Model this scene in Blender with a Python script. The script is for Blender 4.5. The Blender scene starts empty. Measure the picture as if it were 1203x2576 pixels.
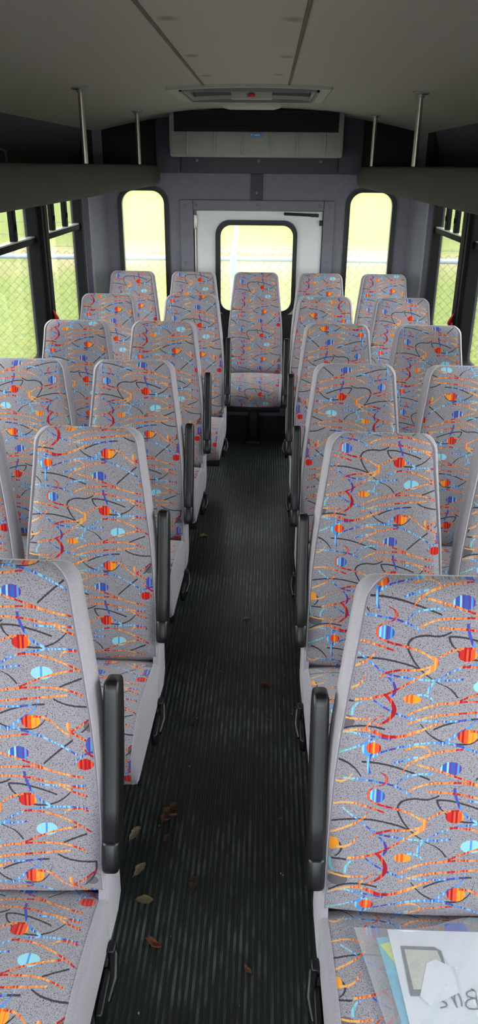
import bpy, bmesh, math, random
from mathutils import Vector, Matrix

random.seed(7)
S = bpy.context.scene
COL = S.collection

# ------------------------------------------------------------------ camera
cam_d = bpy.data.cameras.new('camera')
cam = bpy.data.objects.new('camera', cam_d)
COL.objects.link(cam)
F_PX = 1917.55
cam_d.sensor_fit = 'VERTICAL'
cam_d.sensor_height = 36.0
cam_d.lens = F_PX / 2576 * 36.0
cam_d.clip_start = 0.02
cam_d.clip_end = 500
PITCH, YAW, ROLL = 0.42650662, 0.03205178, -0.00884596
cp, sp = math.cos(PITCH), math.sin(PITCH)
cy, sy = math.cos(YAW), math.sin(YAW)
cr, sr = math.cos(ROLL), math.sin(ROLL)
fwd = Vector((-sy * cp, cy * cp, -sp))
right = Vector((cy, sy, 0))
down = fwd.cross(right)
r2 = right * cr + down * sr
d2 = -right * sr + down * cr
rot = Matrix((r2, -d2, -fwd)).transposed()
cam.matrix_world = Matrix.Translation((0.07, 0, 1.77)) @ rot.to_4x4()
S.camera = cam

# ------------------------------------------------------------------ light
SKY = 11.5
w = bpy.data.worlds.new('overcast_sky')
S.world = w
w.use_nodes = True
nt = w.node_tree
nt.nodes.clear()
o_ = nt.nodes.new('ShaderNodeOutputWorld')
b_ = nt.nodes.new('ShaderNodeBackground')
tc = nt.nodes.new('ShaderNodeTexCoord')
sx = nt.nodes.new('ShaderNodeSeparateXYZ')
rp = nt.nodes.new('ShaderNodeValToRGB')
rp.color_ramp.elements[0].position = 0.0
rp.color_ramp.elements[0].color = (0.90, 0.94, 1.0, 1)
rp.color_ramp.elements[1].position = 0.7
rp.color_ramp.elements[1].color = (0.80, 0.88, 1.0, 1)
nt.links.new(tc.outputs['Generated'], sx.inputs[0])
nt.links.new(sx.outputs['Z'], rp.inputs[0])
nt.links.new(rp.outputs[0], b_.inputs['Color'])
b_.inputs['Strength'].default_value = SKY
nt.links.new(b_.outputs[0], o_.inputs['Surface'])

S.view_settings.view_transform = 'Standard'
S.view_settings.look = 'None'
S.view_settings.exposure = 0.0
S.view_settings.gamma = 1.0
S.view_settings.use_curve_mapping = False


# ------------------------------------------------------------------ helpers
def lin(c):
    r = []
    for v in c:
        v = v / 255.0
        r.append(v / 12.92 if v <= 0.04045 else ((v + 0.055) / 1.055) ** 2.4)
    return (r[0], r[1], r[2], 1.0)


def tag(o, label=None, cat=None, group=None, kind=None):
    if label: o['label'] = label
    if cat: o['category'] = cat
    if group: o['group'] = group
    if kind: o['kind'] = kind
    return o


def empty(name, loc=(0, 0, 0), label=None, cat=None, group=None, kind=None, rz=0):
    o = bpy.data.objects.new(name, None)
    o.empty_display_size = 0.1
    o.location = loc
    o.rotation_euler = (0, 0, rz)
    COL.objects.link(o)
    return tag(o, label, cat, group, kind)


class MB:
    """collects verts/faces of one part"""
    def __init__(s):
        s.v = []; s.f = []; s.m = []; s.uv = {}

    def add(s, vs, fs, mi=0):
        b = len(s.v)
        s.v += [tuple(p) for p in vs]
        for f in fs:
            s.f.append([b + i for i in f]); s.m.append(mi)
        return b

    def box(s, x0, x1, y0, y1, z0, z1, mi=0, bev=0.0):
        if bev <= 0:
            v = [(x, y, z) for z in (z0, z1) for y in (y0, y1) for x in (x0, x1)]
            f = [(0, 2, 3, 1), (4, 5, 7, 6), (0, 1, 5, 4), (2, 6, 7, 3), (0, 4, 6, 2), (1, 3, 7, 5)]
            s.add(v, f, mi); return s
        bm = bmesh.new()
        bmesh.ops.create_cube(bm, size=1.0)
        for q in bm.verts:
            q.co = Vector(((x0 + x1) / 2 + q.co.x * (x1 - x0), (y0 + y1) / 2 + q.co.y * (y1 - y0), (z0 + z1) / 2 + q.co.z * (z1 - z0)))
        bmesh.ops.bevel(bm, geom=list(bm.edges), offset=min(bev, 0.49 * min(x1 - x0, y1 - y0, z1 - z0)), segments=3, profile=0.5, affect='EDGES')
        s.addbm(bm, mi)
        return s

    def addbm(s, bm, mi=0, mat=None):
        bm.verts.ensure_lookup_table()
        for i, q in enumerate(bm.verts): q.index = i
        vs = [(mat @ q.co) if mat else q.co.copy() for q in bm.verts]
        s.add(vs, [[q.index for q in f.verts] for f in bm.faces], mi)
        bm.free()
        return s

    def tube(s, path, r, n=8, mi=0, closed=False, sx=1.0, caps=True):
        P = [Vector(p) for p in path]
        N = len(P)
        up = None
        rings = []
        for i, p in enumerate(P):
            if closed:
                t = (P[(i + 1) % N] - P[i - 1])
            else:
                t = P[min(i + 1, N - 1)] - P[max(i - 1, 0)]
            t.normalize()
            if up is None:
                a = Vector((0, 0, 1)) if abs(t.z) < 0.9 else Vector((1, 0, 0))
                up = (a - t * a.dot(t)).normalized()
            else:
                up = (up - t * up.dot(t)).normalized()
            sd = t.cross(up)
            rr = r[i] if isinstance(r, (list, tuple)) else r
            rings.append([p + (sd * math.cos(2 * math.pi * k / n) * sx + up * math.sin(2 * math.pi * k / n)) * rr for k in range(n)])
        vs = [q for rg in rings for q in rg]
        fs = []
        m = N if closed else N - 1
        for i in range(m):
            a = i * n; b = ((i + 1) % N) * n
            for k in range(n):
                fs.append((a + k, a + (k + 1) % n, b + (k + 1) % n, b + k))
        if not closed and caps:
            fs.append(tuple(reversed(range(n))))
            fs.append(tuple((N - 1) * n + k for k in range(n)))
        s.add(vs, fs, mi)
        return s

    def cyl(s, a, b, r, n=16, mi=0):
        return s.tube([a, b], r, n, mi)

    def extrude_profile(s, prof, axis, a, b, mi=0, close=True):
        """prof: list of 2D points; axis 'x','y','z': extruded from a to b"""
        def mk(p, t):
            return {'x': (t, p[0], p[1]), 'y': (p[0], t, p[1]), 'z': (p[0], p[1], t)}[axis]
        n = len(prof)
        vs = [mk(p, a) for p in prof] + [mk(p, b) for p in prof]
        fs = [(i, (i + 1) % n, n + (i + 1) % n, n + i) for i in range(n if close else n - 1)]
        if close:
            fs.append(tuple(range(n))[::-1]); fs.append(tuple(range(n, 2 * n)))
        s.add(vs, fs, mi)
        return s

    def plate(s, outer, holes, axis, a, b, mi=0):
        """flat plate with holes, thickness a..b along axis"""
        def mk(p, t):
            return {'x': (t, p[0], p[1]), 'y': (p[0], t, p[1]), 'z': (p[0], p[1], t)}[axis]
        bm = bmesh.new()
        edges = []
        for loop in [outer] + list(holes):
            vs = [bm.verts.new(mk(p, a)) for p in loop]
            for i in range(len(vs)):
                edges.append(bm.edges.new((vs[i], vs[(i + 1) % len(vs)])))
        r = bmesh.ops.triangle_fill(bm, use_beauty=True, use_dissolve=False, edges=edges)
        faces = [f for f in bm.faces]
        ex = bmesh.ops.extrude_face_region(bm, geom=faces)
        d = Vector(mk((0, 0), b)) - Vector(mk((0, 0), a))
        for g in ex['geom']:
            if isinstance(g, bmesh.types.BMVert): g.co += d
        bmesh.ops.recalc_face_normals(bm, faces=list(bm.faces))
        s.addbm(bm, mi)
        return s

    def build(s, name, mats, parent=None, smooth=True, angle=40, uv=None):
        me = bpy.data.meshes.new(name)
        me.from_pydata(s.v, [], s.f)
        if not isinstance(mats, (list, tuple)): mats = [mats]
        for m in mats: me.materials.append(m)
        me.polygons.foreach_set('material_index', s.m)
        if uv:
            lay = me.uv_layers.new(name='UVMap')
            for l in me.loops:
                lay.data[l.index].uv = uv[l.vertex_index]
        bm = bmesh.new(); bm.from_mesh(me)
        bmesh.ops.recalc_face_normals(bm, faces=list(bm.faces))
        bm.to_mesh(me); bm.free()
        if smooth:
            me.polygons.foreach_set('use_smooth', [True] * len(me.polygons))
            try: me.set_sharp_from_angle(angle=math.radians(angle))
            except Exception: pass
        me.update()
        o = bpy.data.objects.new(name, me)
        COL.objects.link(o)
        if parent: o.parent = parent
        return o


def rrect(x0, x1, z0, z1, r, n=7):
    pts = []
    if not isinstance(r, (list, tuple)): r = (r, r, r, r)   # bl, br, tr, tl
    for (cx, cz, a0, rr) in ((x0 + r[0], z0 + r[0], 180, r[0]), (x1 - r[1], z0 + r[1], 270, r[1]),
                             (x1 - r[2], z1 - r[2], 0, r[2]), (x0 + r[3], z1 - r[3], 90, r[3])):
        for k in range(n + 1):
            a = math.radians(a0 + 90 * k / n)
            pts.append((cx + rr * math.cos(a), cz + rr * math.sin(a)))
    return pts


def lerp(a, b, t): return a + (b - a) * t


def interp(tab, x):
    if x <= tab[0][0]: return tab[0][1]
    for (x0, y0), (x1, y1) in zip(tab, tab[1:]):
        if x <= x1: return lerp(y0, y1, (x - x0) / (x1 - x0))
    return tab[-1][1]


# ------------------------------------------------------------------ materials
def new_mat(name):
    m = bpy.data.materials.new(name)
    m.use_nodes = True
    n = m.node_tree
    n.nodes.clear()
    out = n.nodes.new('ShaderNodeOutputMaterial')
    return m, n, out


def simple(name, rgb, rough=0.5, metal=0.0, noise=0.12, scale=60, bump=0.0, spec=0.5, bscale=None, sheen=0.0):
    m, n, out = new_mat(name)
    b = n.nodes.new('ShaderNodeBsdfPrincipled')
    tc = n.nodes.new('ShaderNodeTexCoord')
    nz = n.nodes.new('ShaderNodeTexNoise')
    nz.inputs['Scale'].default_value = scale
    nz.inputs['Detail'].default_value = 4
    n.links.new(tc.outputs['Object'], nz.inputs['Vector'])
    mr = n.nodes.new('ShaderNodeMapRange')
    mr.inputs['From Min'].default_value = 0.3
    mr.inputs['From Max'].default_value = 0.7
    mr.inputs['To Min'].default_value = 1 - noise
    mr.inputs['To Max'].default_value = 1 + noise
    n.links.new(nz.outputs[0], mr.inputs[0])
    vm = n.nodes.new('ShaderNodeVectorMath'); vm.operation = 'SCALE'
    vm.inputs[0].default_value = lin(rgb)[:3]
    n.links.new(mr.outputs[0], vm.inputs['Scale'])
    n.links.new(vm.outputs[0], b.inputs['Base Color'])
    b.inputs['Roughness'].default_value = rough
    b.inputs['Metallic'].default_value = metal
    b.inputs['Specular IOR Level'].default_value = spec
    b.inputs['Sheen Weight'].default_value = sheen
    if bump > 0:
        nb = n.nodes.new('ShaderNodeTexNoise')
        nb.inputs['Scale'].default_value = bscale or scale * 4
        nb.inputs['Detail'].default_value = 3
        n.links.new(tc.outputs['Object'], nb.inputs['Vector'])
        bp = n.nodes.new('ShaderNodeBump')
        bp.inputs['Strength'].default_value = bump
        bp.inputs['Distance'].default_value = 0.002
        n.links.new(nb.outputs[0], bp.inputs['Height'])
        n.links.new(bp.outputs[0], b.inputs['Normal'])
    n.links.new(b.outputs[0], out.inputs['Surface'])
    return m


M = {}
M['rubber'] = simple('black_rubber', (22, 23, 25), 0.45, noise=0.2)
M['plastic'] = simple('black_plastic', (18, 19, 21), 0.32, noise=0.12, bump=0.15, bscale=900)
M['plain'] = simple('plain_grey_plush', (162, 157, 167), 0.95, noise=0.14, scale=450, bump=0.25, bscale=1500, sheen=0.5, spec=0.1)
M['vinyl'] = simple('grey_vinyl_wall', (122, 121, 133), 0.6, noise=0.06, scale=30, bump=0.15, bscale=700, spec=0.3)
M['vinyl_dark'] = simple('dark_grey_vinyl', (78, 79, 86), 0.7, noise=0.08, scale=30, bump=0.15, bscale=700, spec=0.2)
M['lining_shade'] = simple('charcoal_shade_lining', (46, 47, 46), 0.95, noise=0.2, scale=200, spec=0.1)  # charcoal stands in for the unlit space behind the racks
M['rack'] = simple('grey_green_rack_cover', (80, 79, 75), 0.85, noise=0.08, scale=250, bump=0.3, bscale=900, spec=0.15)
M['ac'] = simple('beige_air_unit_plastic', (150, 152, 144), 0.5, noise=0.05, scale=15)
M['blackvoid'] = simple('matte_black_grille', (12, 12, 12), 0.8, noise=0.1)
M['blue'] = simple('blue_badge', (60, 130, 195), 0.4)
M['white'] = simple('white_door_paint', (225, 228, 230), 0.4, noise=0.03, scale=10)
M['white_mark'] = simple('white_marking', (225, 232, 238), 0.5, noise=0.02)
M['steel'] = simple('brushed_steel', (190, 186, 176), 0.35, metal=1.0, noise=0.1, scale=80)
M['alu'] = simple('dull_aluminium', (150, 152, 152), 0.45, metal=0.6, noise=0.1)
M['blackmetal'] = simple('black_window_frame', (13, 13, 15), 0.7, noise=0.15, spec=0.12)
M['red'] = simple('red_plastic', (190, 24, 30), 0.4, noise=0.05)
M['hatchwhite'] = simple('off_white_hatch_frame', (175, 172, 163), 0.6, noise=0.05, scale=20)
M['hatchgrey'] = simple('grey_hatch_panel', (115, 120, 120), 0.5, noise=0.08)
M['galv'] = simple('galvanised_pipe', (150, 160, 172), 0.5, metal=0.15, noise=0.06, scale=25)
M['wire'] = simple('galvanised_wire', (58, 64, 56), 0.6, metal=0.0, noise=0.2)
M['barb'] = simple('weathered_barbed_wire', (120, 120, 105), 0.6, noise=0.2)
M['paper'] = simple('white_paper', (236, 240, 248), 0.7, noise=0.02, scale=30)
M['cardgrey'] = simple('slate_card_print', (88, 92, 104), 0.6, noise=0.08)
M['cardcream'] = simple('cream_card_print', (205, 205, 190), 0.6, noise=0.10, scale=350)
M['cyanpaper'] = simple('light_blue_paper', (110, 195, 225), 0.6)
M['yellowpaper'] = simple('yellow_note_paper', (215, 228, 120), 0.6)
M['bluepaper'] = simple('royal_blue_paper', (60, 105, 200), 0.6)
M['ink'] = simple('dark_ink', (50, 45, 85), 0.6)
M['crumb'] = simple('pale_debris', (170, 170, 160), 0.8)
M['shell'] = simple('bus_outer_skin', (200, 200, 200), 0.5)
for nm, c in (('leaf_rust', (128, 72, 40)), ('leaf_brown', (82, 56, 40)), ('leaf_tan', (118, 104, 84)), ('leaf_olive', (104, 92, 60)), ('leaf_dark', (50, 38, 32))):
    M[nm] = simple(nm, c, 0.7, noise=0.35, scale=90, bump=0.4, bscale=250)


def ceiling_mat():
    m, n, out = new_mat('ceiling_vinyl')
    b = n.nodes.new('ShaderNodeBsdfPrincipled')
    tc = n.nodes.new('ShaderNodeTexCoord')
    nz = n.nodes.new('ShaderNodeTexNoise'); nz.inputs['Scale'].default_value = 400; nz.inputs['Detail'].default_value = 2
    n.links.new(tc.outputs['Object'], nz.inputs['Vector'])
    sep = n.nodes.new('ShaderNodeSeparateXYZ')
    n.links.new(tc.outputs['Object'], sep.inputs[0])
    acc = None
    for (cx, cyy, rx, ry) in ((-0.185, 2.18, 0.032, 0.05), (0.122, 2.2, 0.036, 0.05), (-0.19, 2.87, 0.03, 0.05),
                              (0.12, 2.9, 0.034, 0.05), (-0.19, 3.48, 0.03, 0.05), (0.10, 3.45, 0.03, 0.05)):
        ax = n.nodes.new('ShaderNodeMath'); ax.operation = 'SUBTRACT'; n.links.new(sep.outputs[0], ax.inputs[0]); ax.inputs[1].default_value = cx
        ay = n.nodes.new('ShaderNodeMath'); ay.operation = 'SUBTRACT'; n.links.new(sep.outputs[1], ay.inputs[0]); ay.inputs[1].default_value = cyy
        bx = n.nodes.new('ShaderNodeMath'); bx.operation = 'DIVIDE'; n.links.new(ax.outputs[0], bx.inputs[0]); bx.inputs[1].default_value = rx
        by = n.nodes.new('ShaderNodeMath'); by.operation = 'DIVIDE'; n.links.new(ay.outputs[0], by.inputs[0]); by.inputs[1].default_value = ry
        cb = n.nodes.new('ShaderNodeCombineXYZ'); n.links.new(bx.outputs[0], cb.inputs[0]); n.links.new(by.outputs[0], cb.inputs[1])
        ln = n.nodes.new('ShaderNodeVectorMath'); ln.operation = 'LENGTH'; n.links.new(cb.outputs[0], ln.inputs[0])
        mr = n.nodes.new('ShaderNodeMapRange'); mr.inputs[1].default_value = 0.3; mr.inputs[2].default_value = 1.0; mr.inputs[3].default_value = 0.45; mr.inputs[4].default_value = 0.0
        n.links.new(ln.outputs['Value'], mr.inputs[0])
        if acc is None: acc = mr.outputs[0]
        else:
            mx = n.nodes.new('ShaderNodeMath'); mx.operation = 'MAXIMUM'; n.links.new(acc, mx.inputs[0]); n.links.new(mr.outputs[0], mx.inputs[1]); acc = mx.outputs[0]
    r = n.nodes.new('ShaderNodeValToRGB')
    r.color_ramp.elements[0].position = 0.35; r.color_ramp.elements[0].color = lin((166, 161, 151))
    r.color_ramp.elements[1].position = 0.65; r.color_ramp.elements[1].color = lin((184, 179, 169))
    n.links.new(nz.outputs[0], r.inputs[0])
    mix = n.nodes.new('ShaderNodeMix'); mix.data_type = 'RGBA'
    n.links.new(acc, mix.inputs[0]); n.links.new(r.outputs[0], mix.inputs[6]); mix.inputs[7].default_value = lin((60, 58, 54))
    n.links.new(mix.outputs[2], b.inputs['Base Color'])
    b.inputs['Roughness'].default_value = 0.75
    b.inputs['Specular IOR Level'].default_value = 0.25
    bp = n.nodes.new('ShaderNodeBump'); bp.inputs['Strength'].default_value = 0.2; bp.inputs['Distance'].default_value = 0.002
    n.links.new(nz.outputs[0], bp.inputs['Height']); n.links.new(bp.outputs[0], b.inputs['Normal'])
    n.links.new(b.outputs[0], out.inputs['Surface'])
    return m


M['ceiling'] = ceiling_mat()
M['seam'] = simple('ceiling_seam_vinyl', (98, 94, 86), 0.8, noise=0.2)


def floor_mat():
    m, n, out = new_mat('ribbed_rubber')
    b = n.nodes.new('ShaderNodeBsdfPrincipled')
    tc = n.nodes.new('ShaderNodeTexCoord')
    mp = n.nodes.new('ShaderNodeMapping'); mp.inputs['Scale'].default_value = (1.0, 0.25, 1.0)
    n.links.new(tc.outputs['Object'], mp.inputs[0])
    n1 = n.nodes.new('ShaderNodeTexNoise'); n1.inputs['Scale'].default_value = 60; n1.inputs['Detail'].default_value = 6
    n.links.new(mp.outputs[0], n1.inputs['Vector'])
    n2 = n.nodes.new('ShaderNodeTexNoise'); n2.inputs['Scale'].default_value = 3; n2.inputs['Detail'].default_value = 3
    n.links.new(tc.outputs['Object'], n2.inputs['Vector'])
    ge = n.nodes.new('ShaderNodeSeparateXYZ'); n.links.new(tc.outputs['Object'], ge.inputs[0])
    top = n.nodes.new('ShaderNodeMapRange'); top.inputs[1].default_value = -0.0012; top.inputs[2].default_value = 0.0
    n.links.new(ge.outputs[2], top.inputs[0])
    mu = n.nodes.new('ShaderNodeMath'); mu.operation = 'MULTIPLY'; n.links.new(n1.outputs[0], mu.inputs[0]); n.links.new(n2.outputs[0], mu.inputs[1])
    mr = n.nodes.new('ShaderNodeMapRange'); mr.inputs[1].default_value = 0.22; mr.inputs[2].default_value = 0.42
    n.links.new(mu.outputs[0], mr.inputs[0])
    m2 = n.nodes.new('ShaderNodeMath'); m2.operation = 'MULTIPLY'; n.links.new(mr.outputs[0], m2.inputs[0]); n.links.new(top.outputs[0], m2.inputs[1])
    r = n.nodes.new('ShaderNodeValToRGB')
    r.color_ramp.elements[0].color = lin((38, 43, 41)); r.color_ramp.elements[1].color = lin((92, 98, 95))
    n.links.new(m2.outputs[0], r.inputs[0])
    n.links.new(r.outputs[0], b.inputs['Base Color'])
    b.inputs['Roughness'].default_value = 0.42
    b.inputs['Specular IOR Level'].default_value = 0.5
    n.links.new(b.outputs[0], out.inputs['Surface'])
    return m


M['floor'] = floor_mat()


def glass_mat(name, tint, haze, hazecol=(1, 1, 1, 1)):
    m, n, out = new_mat(name)
    tr = n.nodes.new('ShaderNodeBsdfTransparent'); tr.inputs[0].default_value = tint
    tl = n.nodes.new('ShaderNodeBsdfTranslucent'); tl.inputs[0].default_value = hazecol
    gl = n.nodes.new('ShaderNodeBsdfGlossy'); gl.inputs['Roughness'].default_value = 0.02
    lw = n.nodes.new('ShaderNodeFresnel'); lw.inputs[0].default_value = 1.35
    tc = n.nodes.new('ShaderNodeTexCoord')
    nz = n.nodes.new('ShaderNodeTexNoise'); nz.inputs['Scale'].default_value = 2.5; nz.inputs['Detail'].default_value = 3
    n.links.new(tc.outputs['Object'], nz.inputs['Vector'])
    mr = n.nodes.new('ShaderNodeMapRange'); mr.inputs[1].default_value = 0.3; mr.inputs[2].default_value = 0.7
    mr.inputs[3].default_value = haze * 0.8; mr.inputs[4].default_value = haze * 1.2
    n.links.new(nz.outputs[0], mr.inputs[0])
    m1 = n.nodes.new('ShaderNodeMixShader'); n.links.new(mr.outputs[0], m1.inputs[0]); n.links.new(tr.outputs[0], m1.inputs[1]); n.links.new(tl.outputs[0], m1.inputs[2])
    sc = n.nodes.new('ShaderNodeMath'); sc.operation = 'MULTIPLY'; sc.inputs[1].default_value = 0.6; n.links.new(lw.outputs[0], sc.inputs[0])
    m2 = n.nodes.new('ShaderNodeMixShader'); n.links.new(sc.outputs[0], m2.inputs[0]); n.links.new(m1.outputs[0], m2.inputs[1]); n.links.new(gl.outputs[0], m2.inputs[2])
    n.links.new(m2.outputs[0], out.inputs['Surface'])
    return m


M['glass_side'] = glass_mat('tinted_side_glass', (0.92, 0.92, 0.86, 1), 0.012)
M['glass_rear'] = glass_mat('hazy_rear_glass', (0.78, 0.78, 0.72, 1), 0.06, (0.95, 1.0, 0.85, 1))


def bag_mat():
    m, n, out = new_mat('clear_plastic_film')
    tr = n.nodes.new('ShaderNodeBsdfTransparent'); tr.inputs[0].default_value = (0.97, 0.98, 1, 1)
    df = n.nodes.new('ShaderNodeBsdfDiffuse'); df.inputs[0].default_value = (0.75, 0.77, 0.8, 1)
    gl = n.nodes.new('ShaderNodeBsdfGlossy'); gl.inputs['Roughness'].default_value = 0.12
    tc = n.nodes.new('ShaderNodeTexCoord')
    nz = n.nodes.new('ShaderNodeTexNoise'); nz.inputs['Scale'].default_value = 14; nz.inputs['Detail'].default_value = 5
    n.links.new(tc.outputs['Object'], nz.inputs['Vector'])
    bp = n.nodes.new('ShaderNodeBump'); bp.inputs['Strength'].default_value = 0.7; bp.inputs['Distance'].default_value = 0.01
    n.links.new(nz.outputs[0], bp.inputs['Height']); n.links.new(bp.outputs[0], gl.inputs['Normal'])
    m1 = n.nodes.new('ShaderNodeMixShader'); m1.inputs[0].default_value = 0.23; n.links.new(tr.outputs[0], m1.inputs[1]); n.links.new(df.outputs[0], m1.inputs[2])
    m2 = n.nodes.new('ShaderNodeMixShader'); m2.inputs[0].default_value = 0.13; n.links.new(m1.outputs[0], m2.inputs[1]); n.links.new(gl.outputs[0], m2.inputs[2])
    n.links.new(m2.outputs[0], out.inputs['Surface'])
    return m


M['film'] = bag_mat()


def grass_mat():
    m, n, out = new_mat('mown_grass')
    b = n.nodes.new('ShaderNodeBsdfPrincipled')
    tc = n.nodes.new('ShaderNodeTexCoord')
    n1 = n.nodes.new('ShaderNodeTexNoise'); n1.inputs['Scale'].default_value = 0.35; n1.inputs['Detail'].default_value = 5
    n2 = n.nodes.new('ShaderNodeTexNoise'); n2.inputs['Scale'].default_value = 9; n2.inputs['Detail'].default_value = 9; n2.inputs['Roughness'].default_value = 0.75
    for q in (n1, n2): n.links.new(tc.outputs['Object'], q.inputs['Vector'])
    sp_ = n.nodes.new('ShaderNodeSeparateXYZ'); n.links.new(tc.outputs['Object'], sp_.inputs[0])
    r = n.nodes.new('ShaderNodeValToRGB')
    e = r.color_ramp.elements
    e[0].position = 0.30; e[0].color = lin((72, 79, 30)); e[1].position = 0.72; e[1].color = lin((132, 140, 66))
    k = e.new(0.5); k.color = lin((104, 114, 46))
    n.links.new(n2.outputs[0], r.inputs[0])
    # strip of dry mown ground behind the fence
    d = n.nodes.new('ShaderNodeMath'); d.operation = 'SUBTRACT'; n.links.new(sp_.outputs[1], d.inputs[0]); d.inputs[1].default_value = 24
    ab = n.nodes.new('ShaderNodeMath'); ab.operation = 'ABSOLUTE'; n.links.new(d.outputs[0], ab.inputs[0])
    mr = n.nodes.new('ShaderNodeMapRange'); mr.inputs[1].default_value = 1.5; mr.inputs[2].default_value = 5.5; mr.inputs[3].default_value = 1; mr.inputs[4].default_value = 0
    n.links.new(ab.outputs[0], mr.inputs[0])
    mr2 = n.nodes.new('ShaderNodeMapRange'); mr2.inputs[1].default_value = 0.35; mr2.inputs[2].default_value = 0.6
    n.links.new(n1.outputs[0], mr2.inputs[0])
    mu = n.nodes.new('ShaderNodeMath'); mu.operation = 'MULTIPLY'; n.links.new(mr.outputs[0], mu.inputs[0]); n.links.new(mr2.outputs[0], mu.inputs[1])
    mix = n.nodes.new('ShaderNodeMix'); mix.data_type = 'RGBA'
    n.links.new(mu.outputs[0], mix.inputs[0]); n.links.new(r.outputs[0], mix.inputs[6]); mix.inputs[7].default_value = lin((142, 126, 92))
    n.links.new(mix.outputs[2], b.inputs['Base Color'])
    b.inputs['Roughness'].default_value = 0.9
    b.inputs['Specular IOR Level'].default_value = 0.1
    n.links.new(b.outputs[0], out.inputs['Surface'])
    return m


M['grass'] = grass_mat()


# ---- seat fabric: woven pattern drawn with float curves -------------------
TW, TH = 0.372, 0.322


def fabric_mat():
    m, n, out = new_mat('patterned_seat_moquette')
    L = n.links.new

    def math_(op, a, b=None, c=None):
        q = n.nodes.new('ShaderNodeMath'); q.operation = op
        for i, v in enumerate((a, b, c)):
            if v is None: continue
            if isinstance(v, (int, float)): q.inputs[i].default_value = v
            else: L(v, q.inputs[i])
        return q.outputs[0]
    tc = n.nodes.new('ShaderNodeTexCoord')
    sp_ = n.nodes.new('ShaderNodeSeparateXYZ'); L(tc.outputs['UV'], sp_.inputs[0])
    at = n.nodes.new('ShaderNodeAttribute'); at.attribute_type = 'OBJECT'; at.attribute_name = 'pattern_shift'
    af = n.nodes.new('ShaderNodeAttribute'); af.attribute_type = 'OBJECT'; af.attribute_name = 'pattern_flip'
    um = math_('MULTIPLY', sp_.outputs[0], af.outputs['Fac'])
    U = math_('WRAP', math_('ADD', math_('DIVIDE', um, TW), 0.5), 1.0, 0.0)
    # wobble to soften the vector look
    nz = n.nodes.new('ShaderNodeTexNoise'); nz.inputs['Scale'].default_value = 500; L(tc.outputs['UV'], nz.inputs['Vector'])
    wob = math_('MULTIPLY', math_('SUBTRACT', nz.outputs[0], 0.5), 0.010)
    V0 = math_('ADD', math_('DIVIDE', sp_.outputs[1], TH), at.outputs['Fac'])
    V = math_('WRAP', math_('ADD', V0, wob), 1.0, 0.0)

    def X(x): return (x - 60) / 940.0

    def Y(y): return ((y - 270) / 835.0)

    def curve(inp, pts, offs=0.0):
        """pts list (t, val) -> float curve output"""
        q = n.nodes.new('ShaderNodeFloatCurve')
        cm = q.mapping
        cm.use_clip = False
        c = cm.curves[0]
        pts = sorted(pts)
        while len(c.points) < len(pts): c.points.new(0.5, 0.5)
        for p, (a, b) in zip(c.points, pts): p.location = (a, b); p.handle_type = 'AUTO'
        cm.update()
        L(inp, q.inputs['Value'])
        return q.outputs[0]

    def hstroke(acc, pts, wd=0.011):
        P = [(X(x), Y(y)) for x, y in pts]
        mn = min(p[1] for p in P)
        sh = math.floor(mn)                       # keep values in 0..1 as far as possible
        vals = [(a, b - mn) for a, b in P]
        cv = curve(U, vals)
        d = math_('SUBTRACT', math_('SUBTRACT', V, mn), cv)
        d = math_('WRAP', d, 0.5, -0.5)
        # widen with slope
        sl = max(abs((P[-1][1] - P[0][1]) * TH), 0.0) / max(abs(P[-1][0] - P[0][0]) * TW, 1e-3)
        e = wd * 0.70 * math.sqrt(1 + min(sl, 1.2) ** 2)
        hit = math_('COMPARE', d, 0.0, e)
        x0, x1 = min(p[0] for p in P), max(p[0] for p in P)
        rg = math_('COMPARE', U, (x0 + x1) / 2, (x1 - x0) / 2)
        return math_('MULTIPLY_ADD', hit, rg, acc)

    def vstroke(acc, pts, wd=0.010):
        P = [(X(x), Y(y)) for x, y in pts]
        y0, y1 = min(p[1] for p in P), max(p[1] for p in P)
        t = math_('WRAP', math_('SUBTRACT', V, y0), 1.0, 0.0)
        cv = curve(t, [(b - y0, a) for a, b in P])
        hit = math_('COMPARE', U, cv, wd * 0.66)
        rg = math_('LESS_THAN', t, y1 - y0)
        return math_('MULTIPLY_ADD', hit, rg, acc)

    def dot(acc, x, y, rx, ry):
        dx = math_('DIVIDE', math_('SUBTRACT', U, X(x)), rx / 940.0)
        dy = math_('DIVIDE', math_('WRAP', math_('SUBTRACT', V, Y(y)), 0.5, -0.5), ry / 835.0)
        h = math_('LESS_THAN', math_('MULTIPLY_ADD', dx, dx, math_('MULTIPLY', dy, dy)), 1.0)
        return math_('ADD', acc, h) if acc != 0.0 else h

    dark = 0.0
    for st in [
        [(60, 748), (220, 725), (330, 735), (440, 770), (470, 795)],
        [(388, 640), (400, 617), (450, 600), (520, 600), (570, 578)],
        [(560, 602), (620, 604), (700, 625), (795, 662)],
        [(590, 655), (640, 700), (700, 718), (780, 708), (850, 660), (870, 630)],
        [(200, 420), (300, 425), (400, 450), (520, 495)],
        [(520, 235), (600, 200), (680, 182), (750, 178)],
        [(460, 210), (540, 285), (640, 308), (720, 290), (765, 200)],
        [(735, 492), (820, 415), (878, 368)],
        [(85, 412), (150, 440), (200, 497)],
        [(820, 925), (880, 900), (935, 880)],
        [(790, 985), (860, 1018), (985, 1030)],
        [(70, 1115), (160, 1075), (300, 1080)],
        [(60, 945), (150, 948)],
    ]:
        dark = hstroke(dark, st, 0.0082)
    for st in [
        [(560, 600), (575, 640), (600, 665)],
        [(400, 610), (380, 645), (400, 710), (445, 770), (520, 830), (580, 860), (622, 908)],
        [(80, 840), (118, 870), (122, 900), (95, 935)],
        [(980, 1030), (975, 1090), (920, 1165)],
    ]:
        dark = vstroke(dark, st, 0.0082)
    cool = 0.0
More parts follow.
